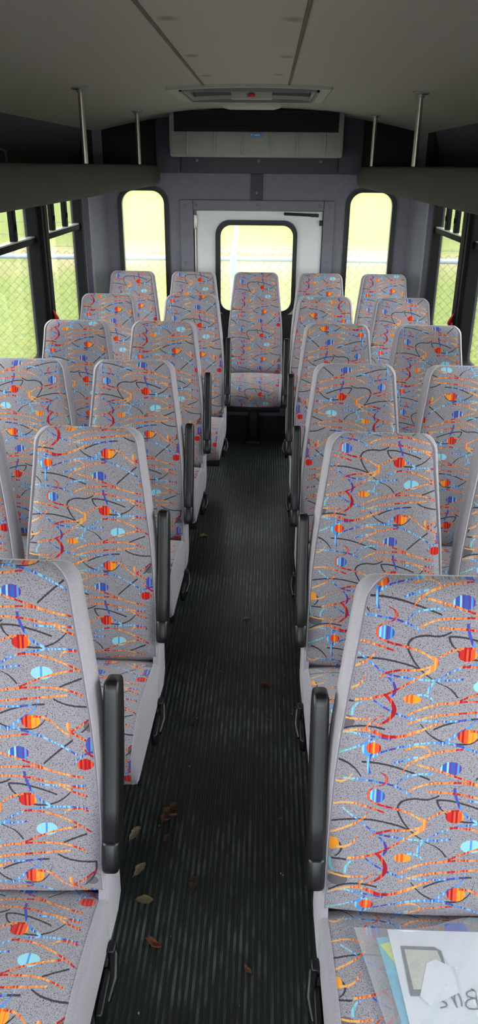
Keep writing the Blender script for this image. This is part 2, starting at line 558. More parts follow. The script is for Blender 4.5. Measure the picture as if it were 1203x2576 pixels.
    for st in [
        [(60, 395), (180, 340), (245, 300)],
        [(275, 370), (400, 325), (520, 303), (620, 305)],
        [(620, 310), (700, 335), (800, 385), (900, 450)],
        [(120, 512), (260, 518), (370, 542), (435, 582)],
        [(370, 530), (400, 490), (450, 472), (530, 466)],
        [(120, 670), (200, 732), (290, 795), (400, 815), (520, 822), (640, 812)],
        [(530, 815), (600, 768), (690, 740), (800, 728), (940, 742)],
        [(650, 600), (690, 670), (760, 720)],
        [(710, 606), (800, 612), (935, 618)],
        [(240, 935), (300, 975), (400, 1015), (560, 1028), (690, 1014)],
        [(350, 415), (400, 398), (460, 378)],
        [(60, 1130), (120, 1106), (200, 1116), (330, 1130)],
        [(430, 900), (490, 905), (520, 955)],
        [(560, 1150), (640, 1085), (690, 1050), (720, 990)],
        [(880, 500), (920, 455), (1000, 430)],
    ]:
        cool = hstroke(cool, st, 0.0085)
    for st in [
        [(640, 535), (645, 570), (665, 625), (700, 680)],
        [(300, 815), (328, 850), (335, 885), (318, 915)],
        [(145, 1020), (150, 985), (180, 950), (225, 945)],
        [(250, 370), (232, 410), (240, 480)],
        [(520, 820), (495, 850), (485, 890)],
        [(70, 940), (72, 970), (85, 1010)],
    ]:
        cool = vstroke(cool, st, 0.011)
    coold = 0.0
    for q in [(240, 350, 42, 46), (615, 435, 50, 36), (275, 595, 42, 36), (740, 850, 52, 34), (960, 1230, 22, 42)]:
        coold = dot(coold, *q)
    warm = 0.0
    for st in [
        [(70, 290), (215, 255), (300, 285), (400, 270), (520, 210)],
        [(510, 360), (580, 345), (665, 334)],
        [(395, 350), (430, 330), (480, 325), (515, 355)],
        [(390, 462), (430, 410), (515, 365)],
        [(455, 420), (560, 448), (680, 492), (800, 540), (925, 572)],
        [(425, 562), (500, 522), (600, 510), (700, 512), (780, 535)],
        [(510, 560), (650, 567), (760, 592), (935, 634)],
        [(800, 600), (860, 640), (940, 675)],
        [(250, 622), (290, 640), (370, 658), (450, 685), (515, 735)],
        [(70, 655), (150, 640), (230, 655), (320, 682)],
        [(500, 735), (545, 690), (610, 662), (690, 660)],
        [(60, 810), (130, 780), (220, 720), (240, 690)],
        [(255, 862), (265, 815), (330, 782), (450, 768), (500, 745)],
        [(155, 940), (290, 905), (380, 850), (450, 800), (505, 745)],
        [(395, 1005), (500, 952), (620, 930), (700, 925), (820, 932), (930, 972)],
        [(400, 1045), (520, 1002), (640, 986), (855, 968)],
        [(620, 752), (720, 756), (850, 805), (955, 870)],
        [(825, 800), (835, 755), (880, 740), (945, 757)],
        [(600, 940), (690, 895), (780, 862), (895, 840)],
        [(35, 1010), (100, 1030), (160, 1037), (230, 1030)],
        [(690, 240), (760, 255), (820, 310), (872, 350)],
        [(250, 1090), (330, 1115), (450, 1080), (560, 1030)],
        [(860, 330), (920, 290), (985, 240)],
        [(60, 510), (110, 530), (160, 485)],
        [(100, 885), (160, 870), (200, 810)],
        [(920, 400), (960, 450), (1000, 470)],
    ]:
        warm = hstroke(warm, st, 0.0085)
    for st in [
        [(285, 468), (318, 492), (310, 530), (262, 552), (238, 585), (245, 620)],
        [(205, 1090), (225, 1060), (290, 1010)],
    ]:
        warm = vstroke(warm, st, 0.009)
    warmt = 0.0
    for st in [[(290, 905), (322, 940), (336, 985), (312, 1030), (255, 1065)]]:
        warmt = vstroke(warmt, st, 0.017)
    warmt = hstroke(warmt, [(480, 700), (515, 745), (450, 790)], 0.016) if False else vstroke(warmt, [(492, 700), (512, 740), (460, 795)], 0.016)
    warmt = vstroke(warmt, [(858, 1110), (862, 1150), (905, 1185), (940, 1210)], 0.015)
    warmd = 0.0
    for q in [(680, 268, 45, 36), (252, 345, 34, 30), (650, 690, 43, 34), (78, 865, 34, 32), (415, 920, 40, 22), (935, 1335, 40, 30)]:
        warmd = dot(warmd, *q)
    greyd = dot(0.0, 110, 1052, 48, 34)
    greyd = dot(greyd, 960, 300, 30, 26)

    # stripe colours vary with the warp (along U)
    def stripe(freq, seed):
        fl = math_('FLOOR', math_('MULTIPLY', U, freq))
        wn = n.nodes.new('ShaderNodeTexWhiteNoise'); wn.noise_dimensions = '1D'
        L(math_('ADD', fl, seed), wn.inputs['W'])
        return wn.outputs['Value']
    d1 = math_('ABSOLUTE', math_('SUBTRACT', U, 0.27))
    d2_ = math_('ABSOLUTE', math_('SUBTRACT', U, 0.63))
    d3 = math_('ABSOLUTE', math_('SUBTRACT', U, 0.96))
    dm = math_('MINIMUM', math_('MINIMUM', d1, d2_), d3)
    bias = math_('MULTIPLY', dm, 4.6)
    tw = math_('MULTIPLY_ADD', stripe(125, 3.0), 0.50, math_('MULTIPLY', bias, 0.68))
    td = math_('MULTIPLY_ADD', stripe(95, 11.0), 0.72, math_('MULTIPLY', bias, 0.8))

    def ramp(fac, cols):
        r = n.nodes.new('ShaderNodeValToRGB'); r.color_ramp.interpolation = 'CONSTANT'
        e = r.color_ramp.elements
        e[0].position = 0; e[0].color = lin(cols[0][1])
        e[1].position = cols[1][0]; e[1].color = lin(cols[1][1])
        for p, c in cols[2:]:
            q = e.new(p); q.color = lin(c)
        L(fac, r.inputs[0])
        return r.outputs[0]
    WARM = [(0, (160, 22, 40)), (0.20, (188, 32, 36)), (0.33, (220, 92, 54)), (0.47, (234, 138, 66)), (0.66, (240, 174, 100))]
    COOL = [(0, (84, 56, 150)), (0.22, (62, 84, 182)), (0.40, (82, 146, 220)), (0.58, (140, 202, 232)), (0.92, (112, 196, 188))]
    cw = ramp(tw, WARM); cwd = ramp(td, [(0, (170, 16, 34)), (0.30, (206, 40, 34)), (0.46, (236, 88, 40)), (0.66, (248, 158, 48))])
    cc = ramp(tw, COOL); ccd = ramp(td, [(0, (96, 62, 150)), (0.22, (62, 92, 180)), (0.42, (82, 152, 222)), (0.62, (150, 212, 232))])

    # base: light grey plush flecked with short dark threads
    nf = n.nodes.new('ShaderNodeTexNoise'); nf.inputs['Scale'].default_value = 520; nf.inputs['Detail'].default_value = 2.0; nf.inputs['Distortion'].default_value = 1.0
    L(tc.outputs['UV'], nf.inputs['Vector'])
    fr = n.nodes.new('ShaderNodeValToRGB')
    e = fr.color_ramp.elements
    e[0].position = 0.50; e[0].color = lin((160, 156, 166)); e[1].position = 0.66; e[1].color = lin((80, 76, 83))
    L(nf.outputs[0], fr.inputs[0])

    def over(bg, fac, colr):
        q = n.nodes.new('ShaderNodeMix'); q.data_type = 'RGBA'; q.clamp_factor = True
        L(fac, q.inputs[0]); L(bg, q.inputs[6])
        if isinstance(colr, tuple): q.inputs[7].default_value = colr
        else: L(colr, q.inputs[7])
        return q.outputs[2]
    c = over(fr.outputs[0], greyd, lin((104, 101, 106)))
    c = over(c, dark, lin((62, 58, 65)))
    c = over(c, coold, ccd)
    c = over(c, cool, cc)
    c = over(c, warmd, cwd)
    c = over(c, warm, cw)
    c = over(c, warmt, cw)
    b = n.nodes.new('ShaderNodeBsdfPrincipled')
    L(c, b.inputs['Base Color'])
    b.inputs['Roughness'].default_value = 0.92
    b.inputs['Specular IOR Level'].default_value = 0.15
    b.inputs['Sheen Weight'].default_value = 0.25
    bp = n.nodes.new('ShaderNodeBump'); bp.inputs['Strength'].default_value = 0.25; bp.inputs['Distance'].default_value = 0.0015
    L(nf.outputs[0], bp.inputs['Height']); L(bp.outputs[0], b.inputs['Normal'])
    L(b.outputs[0], out.inputs['Surface'])
    return m


M['fabric'] = fabric_mat()

# ------------------------------------------------------------------ structure
XW = 1.16          # inner face of side walls
YR = 5.72          # inner face of rear wall
YF = -2.4          # front of the body
GZ = -0.75         # ground level

f = MB()
prof = []
x = -XW
pitch = 0.0155
while x < XW - pitch:
    prof += [(x, -0.003), (x + 0.004, -0.003), (x + 0.0055, 0.0), (x + 0.013, 0.0), (x + 0.0145, -0.003)]
    x += pitch
prof += [(XW, -0.003), (XW, -0.06), (-XW, -0.06)]
n_ = len(prof)
vs = [(p[0], YF, p[1]) for p in prof] + [(p[0], YR, p[1]) for p in prof]
f.add(vs, [(i, (i + 1) % n_, n_ + (i + 1) % n_, n_ + i) for i in range(n_)])
tag(f.build('floor', M['floor'], smooth=False), 'ribbed black rubber bus floor', kind='structure')


def ceil_z(x): return 2.098 - 0.103 * (abs(x) / 1.0) ** 2.1


# ceiling: arched lining with an opening for the roof hatch
HX0, HX1, HY0, HY1 = -0.335, 0.283, 3.88, 4.50
HYC = 4.19
c = MB()
xs = [-1.10 + 2.2 * i / 44 for i in range(45)]
xs = sorted(set([round(q, 4) for q in xs] + [HX0, HX1]))
ysl = [YF, 0, 1.0, 2, 3, HY0, HY1, 5.2, YR]
vid = {}
for i, xx in enumerate(xs):
    for j, yy in enumerate(ysl):
        vid[i, j] = len(c.v); c.v.append((xx, yy, ceil_z(xx)))
for i in range(len(xs) - 1):
    for j in range(len(ysl) - 1):
        if xs[i] >= HX0 - 1e-6 and xs[i + 1] <= HX1 + 1e-6 and j == 5: continue
        c.f.append([vid[i, j], vid[i + 1, j], vid[i + 1, j + 1], vid[i, j + 1]]); c.m.append(0)
tag(c.build('ceiling', M['ceiling']), 'grey arched bus ceiling', kind='structure')
# outer roof
c = MB()
ro = [(-1.22, 1.60)] + [(-1.22, 1.95)] + [(-1.15 + 2.3 * i / 20, ceil_z(-1.15 + 2.3 * i / 20) + 0.12) for i in range(21)] + [(1.22, 1.95), (1.22, 1.60)]
inner = [(p[0] * 0.985, p[1] - 0.015) for p in ro]
for hole_y in ((YF, HY0 - 0.02), (HY0 - 0.02, HY1 + 0.02), (HY1 + 0.02, YR + 0.08)):
    vs = [(p[0], hole_y[0], p[1]) for p in ro] + [(p[0], hole_y[1], p[1]) for p in ro]
    n_ = len(ro)
    c.add(vs, [(i, i + 1, n_ + i + 1, n_ + i) for i in range(n_ - 1)])
tag(c.build('roof', M['shell']), 'white outer roof skin', kind='structure')

# seams along the ceiling
for k, xx in enumerate((-0.228, 0.152)):
    c = MB()
    c.tube([(xx + (-0.02 if False else 0), y, ceil_z(xx) + 0.001) for y in (YF + 0.1, 0.0, 2, 3.0, HY0 - 0.06)], 0.006, 8)
    tag(c.build('trim_%d' % (k + 1), M['seam']), 'dark ceiling seam', kind='structure')

# side walls with window openings
WINP = 1.04
WINS = {-1: [(4.448 - WINP * k, 5.282 - WINP * k) for k in range(7)], 1: [(4.51 - WINP * k, 5.312 - WINP * k) for k in range(7)]}
WZ0, WZ1 = 0.78, 1.60
for sd, side in ((-1, 'left'), (1, 'right')):
    wl = MB()
    outer = [(YF, -0.06), (5.45, -0.06), (5.45, 2.0), (YF, 2.0)]
    holes = [rrect(a, b, WZ0, WZ1, 0.03, 3) for a, b in WINS[sd]]
    wl.plate(outer, holes, 'x', sd * XW, sd * (XW + 0.05))
    tag(wl.build('wall_' + side, M['vinyl'], angle=30), 'grey vinyl %s side wall' % side, kind='structure')
    # cove panel above the rack
    cv = MB()
    pr = [(1.095, ceil_z(1.095) + 0.004), (1.10, 1.99), (1.135, 1.90), (1.15, 1.80), (1.16, 1.70), (1.17, 1.70), (1.17, 2.02)]
    cv.extrude_profile([(sd * a, b) for a, b in pr], 'y', YF, 5.36)
    tag(cv.build('trim_%d' % (3 if sd < 0 else 4), M['vinyl_dark']), 'curved %s cove panel over the rack' % side, kind='structure')
    # side of the unlit rear compartment, its shade painted in charcoal
    cv = MB()
    cv.box(*(sorted((sd * 1.10, sd * 1.16)) + [5.36, YR, 1.60, 2.05]))
    tag(cv.build('trim_%d' % (5 if sd < 0 else 6), M['lining_shade']), 'side lining darkened for the shade behind the %s rack' % side, kind='structure')
    # angled corner post between side and rear wall
    cp_ = MB()
    prf = [(1.165, 5.42), (1.125, 5.42), (1.12, 5.47), (1.125, 5.475), (1.10, 5.56), (1.085, 5.60), (1.09, 5.605), (1.06, 5.70), (1.05, 5.76), (1.165, 5.76)]
    cp_.extrude_profile([(sd * a, b) for a, b in prf], 'z', -0.06, 2.0)
    tag(cp_.build('wall_corner_' + side, M['vinyl'], angle=20), 'grey vinyl corner post at rear %s' % side, kind='structure')

# small warning sticker on the right cove panel
q = MB()
q.add([(1.133, 4.62, 1.925), (1.133, 4.76, 1.925), (1.146, 4.76, 1.862), (1.146, 4.62, 1.862), (1.136, 4.62, 1.926), (1.136, 4.76, 1.926), (1.149, 4.76, 1.863), (1.149, 4.62, 1.863)],
      [(0, 1, 2, 3), (7, 6, 5, 4), (0, 4, 5, 1), (1, 5, 6, 2), (2, 6, 7, 3), (3, 7, 4, 0)])
tag(q.build('sticker', M['blackmetal'], smooth=False), 'small dark sticker on the right cove panel above the rack', 'sticker')

# windows in the side walls
wn = 0
for sd, side in ((-1, 'left'), (1, 'right')):
    for k, (a, b) in enumerate(WINS[sd]):
        wn += 1
        root = empty('window_%d' % wn, (0, 0, 0), '%s side window pane with black frame' % side, kind='structure')
        fr = MB()
        oo = rrect(a - 0.035, b + 0.035, WZ0 - 0.03, WZ1 + 0.03, 0.035, 4)
        ii = rrect(a + 0.012, b - 0.012, WZ0 + 0.012, WZ1 - 0.012, 0.03, 4)
        x0, x1 = sd * (XW - 0.016), sd * (XW + 0.05)
        fr.plate(oo, [ii], 'x', x0, sd * (XW + 0.002))
        fr.plate(rrect(a, b, WZ0, WZ1, 0.03, 4), [ii], 'x', sd * (XW + 0.002), x1)
        fr.build('window_frame', M['blackmetal'], root, angle=30)
        mb = MB()
        mb.box(*(sorted((sd * (XW - 0.004), sd * (XW + 0.034))) + [a + 0.012, b - 0.012, 1.383, 1.413]), bev=0.004)
        mb.build('mullion', M['alu'] if False else M['blackmetal'], root, angle=30)
        tr_ = MB()
        tr_.box(*(sorted((sd * (XW + 0.0), sd * (XW + 0.03))) + [a + 0.012, b - 0.012, 1.413, 1.420]))
        tr_.build('slide_track', M['alu'], root)
        for off in ((0.225, 0.53) if sd < 0 else (0.30, 0.54)):
            sb = MB()
            sb.box(*(sorted((sd * (XW + 0.006), sd * (XW + 0.034))) + [a + off - 0.027, a + off + 0.027, 1.42, WZ1 - 0.012]), bev=0.004)
            sb.box(*(sorted((sd * (XW + 0.000), sd * (XW + 0.008))) + [a + off - 0.008, a + off + 0.008, 1.47, 1.50]), bev=0.003)
            sb.build('vent_stile', M['blackmetal'], root, angle=30)
        gp = MB()
        gp.box(*(sorted((sd * (XW + 0.036), sd * (XW + 0.040))) + [a + 0.006, b - 0.006, WZ0 + 0.006, WZ1 - 0.006]))
        gp.build('pane', M['glass_side'], root)
        # pillar cover beside the window (towards the front)
        pc = MB()
        pa, pb = b - WINP + 0.035, a - 0.035
        X_ = lambda q: sd * (XW - q)
        pts = [(pa, 0.0), (pa, 0.018), (pa + 0.012, 0.03), (pa + 0.05, 0.03), (pa + 0.053, 0.024), (pa + 0.06, 0.024), (pa + 0.063, 0.032),
               (pb - 0.045, 0.032), (pb - 0.042, 0.024), (pb - 0.035, 0.024), (pb - 0.032, 0.028), (pb - 0.008, 0.026), (pb, 0.014), (pb, 0.0)]
        pc.extrude_profile([(X_(q), p) for p, q in pts], 'z', WZ0 - 0.03, WZ1 + 0.03)
        pc.build('pillar_cover', M['blackmetal'], root, angle=20)
        if k < 3:
            hb = MB()
            yc = a - 0.105
            xi = XW - 0.034
            hb.tube([(sd * xi, yc - 0.01, 1.022), (sd * (xi - 0.006), yc - 0.006, 1.005), (sd * (xi - 0.010), yc + 0.004, 0.985), (sd * (xi - 0.012), yc + 0.022, 0.965), (sd * (xi - 0.006), yc + 0.036, 0.95)],
                    [0.004, 0.007, 0.011, 0.012, 0.006], 10)
            hb.box(*(sorted((sd * (xi + 0.002), sd * (xi - 0.008))) + [yc - 0.02, yc + 0.03, 0.935, 0.975]), bev=0.003)
            tag(hb.build('release_handle', M['red'], root), 'red release handle')

# rear wall
rw = MB()
outer = [(-XW, -0.06), (XW, -0.06), (XW, 2.15), (-XW, 2.15)]
DX0, DX1, DZ1 = -0.452, 0.458, 1.487
h_door = [(DX0, 0.06), (DX1, 0.06), (DX1, DZ1), (DX0, DZ1)]
TWL = (-0.952, -0.656, 0.58, 1.607)
TWR = (0.640, 0.930, 0.58, 1.607)
holes = [h_door] + [rrect(q[0] - 0.006, q[1] + 0.006, q[2] - 0.006, q[3] + 0.006, 0.09, 8) for q in (TWL, TWR)]
rw.plate(outer, holes, 'y', YR, YR + 0.06)
tag(rw.build('wall_rear', M['vinyl'], angle=30), 'grey vinyl rear wall', kind='structure')
for k, q in enumerate((TWL, TWR)):
    wn += 1
    root = empty('window_%d' % wn, (0, 0, 0), 'tall rear window with thick black rubber gasket', kind='structure')
    g = MB()
    oo = rrect(q[0] - 0.032, q[1] + 0.032, q[2] - 0.032, q[3] + 0.032, 0.115, 9)
    mid = rrect(q[0] - 0.010, q[1] + 0.010, q[2] - 0.010, q[3] + 0.010, 0.095, 9)
    ii = rrect(q[0], q[1], q[2], q[3], 0.085, 9)
    g.plate(oo, [mid], 'y', YR - 0.010, YR)
    g.plate(mid, [ii], 'y', YR - 0.016, YR + 0.03)
    g.build('gasket', M['rubber'], root, angle=30)
    gp = MB(); gp.plate(rrect(q[0] - 0.004, q[1] + 0.004, q[2] - 0.004, q[3] + 0.004, 0.08, 9), [], 'y', YR + 0.018, YR + 0.023)
    gp.build('pane', M['glass_rear'], root)

# rear emergency door
root = empty('door_1', (0, 0, 0), 'white rear emergency door with rounded window', kind='structure')
WD = (-0.262, 0.252, 0.800, 1.388)
d = MB()
d.plate([(DX0 + 0.022, 0.774), (DX1 - 0.006, 0.774), (DX1 - 0.006, DZ1 - 0.006), (DX0 + 0.022, DZ1 - 0.006)],
        [rrect(WD[0] - 0.005, WD[1] + 0.005, WD[2] - 0.005, WD[3] + 0.005, 0.07, 7)], 'y', YR + 0.006, YR + 0.04)
d.build('door_panel', M['white'], root, angle=30)
d = MB(); d.plate([(DX0 - 0.04, 0.02), (DX1 + 0.04, 0.02), (DX1 + 0.04, DZ1 + 0.04), (DX0 - 0.04, DZ1 + 0.04)], [rrect(WD[0] - 0.012, WD[1] + 0.012, WD[2] - 0.012, WD[3] + 0.012, 0.07, 7)], 'y', YR + 0.0605, YR + 0.075)  # plate added behind the door to stop daylight leaking through its gap
d.build('leak_plate', M['shell'], root, angle=30)
d = MB(); d.box(DX0 + 0.022, DX1 - 0.006, YR + 0.004, YR + 0.04, 0.06, 0.773)
d.build('lower_panel', simple('charcoal_door_panel', (58, 58, 60), 0.6), root)
g = MB()
g.plate(rrect(WD[0] - 0.036, WD[1] + 0.030, WD[2] - 0.036, WD[3] + 0.034, 0.10, 9), [rrect(WD[0] - 0.012, WD[1] + 0.010, WD[2] - 0.012, WD[3] + 0.012, 0.085, 9)], 'y', YR - 0.008, YR + 0.006)
g.plate(rrect(WD[0] - 0.012, WD[1] + 0.010, WD[2] - 0.012, WD[3] + 0.012, 0.085, 9), [rrect(*WD, 0.075, 9)], 'y', YR - 0.014, YR + 0.034)
g.build('gasket', M['rubber'], root, angle=30)
gp = MB(); gp.plate(rrect(WD[0] - 0.004, WD[1] + 0.004, WD[2] - 0.004, WD[3] + 0.004, 0.07, 9), [], 'y', YR + 0.020, YR + 0.025)
gp.build('pane', M['glass_rear'], root)
h = MB(); h.cyl((DX0 + 0.013, YR - 0.002, 0.1), (DX0 + 0.013, YR - 0.002, 1.455), 0.006, 10)
h.box(DX0 + 0.003, DX0 + 0.024, YR - 0.01, YR + 0.004, 1.36, 1.455, bev=0.002)
h.build('hinge', M['steel'], root)
h = MB(); h.tube([(0.185, YR - 0.022, 1.466), (0.30, YR - 0.024, 1.462), (0.375, YR - 0.024, 1.459)], 0.0095, 12)
h.tube([(0.375, YR - 0.024, 1.459), (0.42, YR - 0.024, 1.457)], 0.005, 10)
h.box(0.372, 0.40, YR - 0.034, YR - 0.012, 1.447, 1.468, bev=0.004)
h.box(0.402, 0.424, YR - 0.034, YR + 0.006, 1.446, 1.468, bev=0.003)
h.box(0.182, 0.20, YR - 0.03, YR + 0.006, 1.458, 1.474, bev=0.003)
h.build('gas_strut', M['rubber'], root)
h = MB(); h.box(0.432, 0.452, YR - 0.014, YR + 0.008, 1.39, 1.425, bev=0.003); h.cyl((0.44, YR - 0.02, 1.407), (0.44, YR, 1.407), 0.007)
h.build('latch', M['rubber'], root)
# lettering under the window: only its last two letters show
tcv = bpy.data.curves.new('lettering', 'FONT'); tcv.body = 'LE'; tcv.size = 0.036; tcv.extrude = 0.0008; tcv.align_x = 'RIGHT'
to = bpy.data.objects.new('lettering', tcv); COL.objects.link(to)
to.location = (-0.212, YR + 0.003, 0.722); to.rotation_euler = (math.radians(90), 0, 0); to.parent = root
tcv.materials.append(M['rubber'])

# door surround, band, centre strip, with fasteners
tn = 7
def trimbox(args, mat, label, bev=0.006, screws=()):
    global tn
    q = MB(); q.box(*args, bev=bev)
    o = q.build('trim_%d' % tn, mat, angle=30)
    tn += 1
    tag(o, label, kind='structure')
    for (sx_, sz_) in screws:
        s = MB()
        bm = bmesh.new(); bmesh.ops.create_uvsphere(bm, u_segments=12, v_segments=6, radius=0.011)
        for vv in bm.verts: vv.co.y *= 0.35
        s.addbm(bm, 0, Matrix.Translation((sx_, args[2] - 0.001, sz_)))
        s.build('screw_cap', M['vinyl'], o)
    return o


trimbox((-0.545, DX0, YR - 0.014, YR, 0.0, 1.552), M['vinyl'], 'grey trim left of the rear door', screws=((-0.515, 1.512), (-0.512, 1.13)))
trimbox((DX1, 0.535, YR - 0.014, YR, 0.0, 1.552), M['vinyl'], 'grey trim right of the rear door', screws=((0.503, 1.512), (0.498, 1.145)))
trimbox((DX0, DX1, YR - 0.018, YR, DZ1, 1.552), M['vinyl'], 'grey header trim over the rear door', screws=((-0.43, 1.513), (0.0, 1.515), (0.43, 1.517)))
trimbox((-0.052, 0.032, YR - 0.010, YR, 1.552, 1.72), M['vinyl_dark'], 'grey vertical strip over the rear door', screws=((-0.01, 1.60),))
trimbox((-0.535, 0.540, YR - 0.016, YR, 1.72, 1.86), M['vinyl_dark'], 'grey horizontal band under the air unit', screws=((-0.42, 1.80), (0.0, 1.80), (0.42, 1.80)))
trimbox((-0.70, -0.535, YR - 0.05, YR, 1.72, 2.10), M['vinyl_dark'], 'grey upright block left of the air unit', bev=0.015)
trimbox((0.54, 0.70, YR - 0.05, YR, 1.72, 2.10), M['vinyl_dark'], 'grey upright block right of the air unit', bev=0.015)
trimbox((-1.10, -0.70, YR - 0.03, YR, 1.70, 2.09), M['lining_shade'], 'lining darkened for the shade behind the left rack')
trimbox((0.70, 1.10, YR - 0.03, YR, 1.70, 2.09), M['lining_shade'], 'lining darkened for the shade behind the right rack')

# front bulkhead with the windscreen opening (behind the viewer)
fw = MB()
fw.plate([(-XW, -0.06), (XW, -0.06), (XW, 2.12), (-XW, 2.12)], [rrect(-0.98, 0.98, 0.85, 1.80, 0.08, 5)], 'y', YF, YF - 0.05)
tag(fw.build('wall_front', M['vinyl_dark']), 'front wall with windscreen opening', kind='structure')

# ------------------------------------------------------------------ overhead racks
for sd, side in ((-1, 'left'), (1, 'right')):
    root = empty('luggage_rack', (sd * 1.0, 5.6, 1.65),
                 'long grey-green padded overhead luggage rack above the %s windows' % side, 'luggage rack', 'overhead luggage racks')
    r = MB()
    prf = [(0.702, 1.766), (0.692, 1.772), (0.679, 1.768), (0.668, 1.755), (0.659, 1.735), (0.654, 1.710), (0.654, 1.688), (0.660, 1.668), (0.673, 1.652), (0.692, 1.642), (0.72, 1.637),
           (0.80, 1.630), (0.95, 1.618), (1.155, 1.612), (1.155, 1.640), (0.74, 1.665), (0.708, 1.70)]
    y0, y1 = YF + 0.05, 5.60
    n_ = len(prf)
    rings = []
    steps = [(y0, 0), (0, 0), (2, 0), (4, 0), (y1 - 0.06, 0), (y1 - 0.03, 0.006), (y1 - 0.012, 0.018), (y1, 0.04)]
    for yy, s_ in steps:
        ring = []
        for (a, b) in prf:
            aa = a if a > 1.1 else a + (s_ if a < 0.72 else s_ * 0.3)
            bb = b + (s_ * 0.6 if b < 1.70 and a < 1.1 else -s_ * 0.15 if a < 0.72 else 0)
            ring.append((sd * aa - sd * 1.0, yy - 5.6, bb - 1.65))
        rings.append(ring)
    vs = [p for rg in rings for p in rg]
    fs = []
    for i in range(len(rings) - 1):
        for k in range(n_):
            fs.append((i * n_ + k, i * n_ + (k + 1) % n_, (i + 1) * n_ + (k + 1) % n_, (i + 1) * n_ + k))
    fs.append(tuple(range(n_))); fs.append(tuple((len(rings) - 1) * n_ + k for k in range(n_)))
    r.add(vs, fs)
    r.build('rack_body', M['rack'], root, angle=50)
    b = MB()
    bx = 0.10
    b.tube([(sd * bx, -1.9, -0.02), (sd * bx, -1.9, 0.17), (sd * (bx + 0.05), -1.9, 0.19)], 0.006, 8)
    b.build('bracket', M['vinyl'], root)

# stanchions between rack and ceiling
for (xx, yy, lab) in ((-0.69, 3.45, 'nearer polished metal stanchion between left rack and ceiling'),
                      (-0.69, 4.885, 'farther polished metal stanchion between left rack and ceiling'),
                      (0.69, 3.60, 'nearer polished metal stanchion between right rack and ceiling'),
                      (0.69, 5.07, 'farther polished metal stanchion between right rack and ceiling')):
    root = empty('stanchion', (xx, yy, 1.7725), lab, 'pole', 'stanchions between the racks and the ceiling')
    p = MB(); zt = ceil_z(xx) - 1.7725
    p.cyl((0, 0, 0), (0, 0, zt), 0.0125, 16); p.build('pole', M['steel'], root)
    p = MB(); p.box(-0.03, 0.03, -0.025, 0.025, zt - 0.008, zt + 0.004, bev=0.003); p.cyl((0, 0, zt - 0.02), (0, 0, zt), 0.017, 16)
    p.build('ceiling_flange', M['alu'], root)

# ------------------------------------------------------------------ air unit
root = empty('air_conditioning_unit', (-0.015, 5.5, 1.82), 'beige air conditioning unit with black intake grille above the rear door', 'air conditioner')
a = MB()
prf = [(5.33, 1.862), (5.345, 1.832), (5.38, 1.818), (5.70, 1.822), (5.70, 2.09), (5.35, 2.085), (5.335, 2.06), (5.335, 1.965), (5.322, 1.93)]
def ac_ring(xx, ins):
    cyy, czz = 5.55, 1.95
    return [(xx, lerp(p[0], cyy, ins) - 5.5, lerp(p[1], czz, ins * 0.6) - 1.82) for p in prf]
rs = [ac_ring(-0.552, 0.12), ac_ring(-0.545, 0.03), ac_ring(-0.525, 0), ac_ring(0.525, 0), ac_ring(0.545, 0.03), ac_ring(0.552, 0.12)]
vs = [p for r_ in rs for p in r_]; n_ = len(prf); fs = []
for i in range(len(rs) - 1):
    for k in range(n_):
        fs.append((i * n_ + k, i * n_ + (k + 1) % n_, (i + 1) * n_ + (k + 1) % n_, (i + 1) * n_ + k))
fs += [tuple(range(n_)), tuple((len(rs) - 1) * n_ + k for k in range(n_))]
a.add(vs, fs)
a.build('housing', M['ac'], root, angle=35)
g = MB(); g.box(-0.515, 0.515, -0.176, -0.13, 0.143, 0.262)
g.build('intake_grille', M['blackvoid'], root)
for k in range(7):
    s_ = MB(); zz = 0.152 + 0.0165 * k
    s_.box(-0.512, 0.512, -0.181, -0.168, zz, zz + 0.004); s_.build('grille_slat', M['blackvoid'], root)
for px in (-0.435, -0.262, -0.087, 0.087, 0.262, 0.435):
    s_ = MB()
    s_.tube([(px, -0.171, 0.140), (px, -0.184, 0.110), (px, -0.178, 0.045), (px, -0.160, 0.014)], 0.006, 8)
    s_.build('moulded_rib', M['ac'], root)
bd = MB(); bd.plate(rrect(-0.038, 0.045, 0.112, 0.136, 0.010, 5), [], 'y', -0.183, -0.176)
bo = bd.build('badge', M['blue'], root); bo['label'] = 'blue badge with a white mark'
mk = MB()
mk.tube([(-0.024 + 0.007 * math.cos(t * math.pi / 5), -0.1835, 0.124 + 0.005 * math.sin(t * math.pi / 5)) for t in range(8)], 0.0012, 5)
for i, xx in enumerate((-0.008, -0.001, 0.006, 0.013, 0.020)):
    mk.box(xx, xx + 0.0045, -0.1842, -0.183, 0.120, 0.127 + (0.002 if i % 2 else 0))
mk.build('badge_mark', M['white_mark'], bo)

# ------------------------------------------------------------------ roof hatch and dome light
hc = (HX0 + HX1) / 2
root = empty('roof_hatch', (hc, HYC, 2.09), 'white framed roof escape hatch with red release handle', 'roof hatch')
hf = MB()
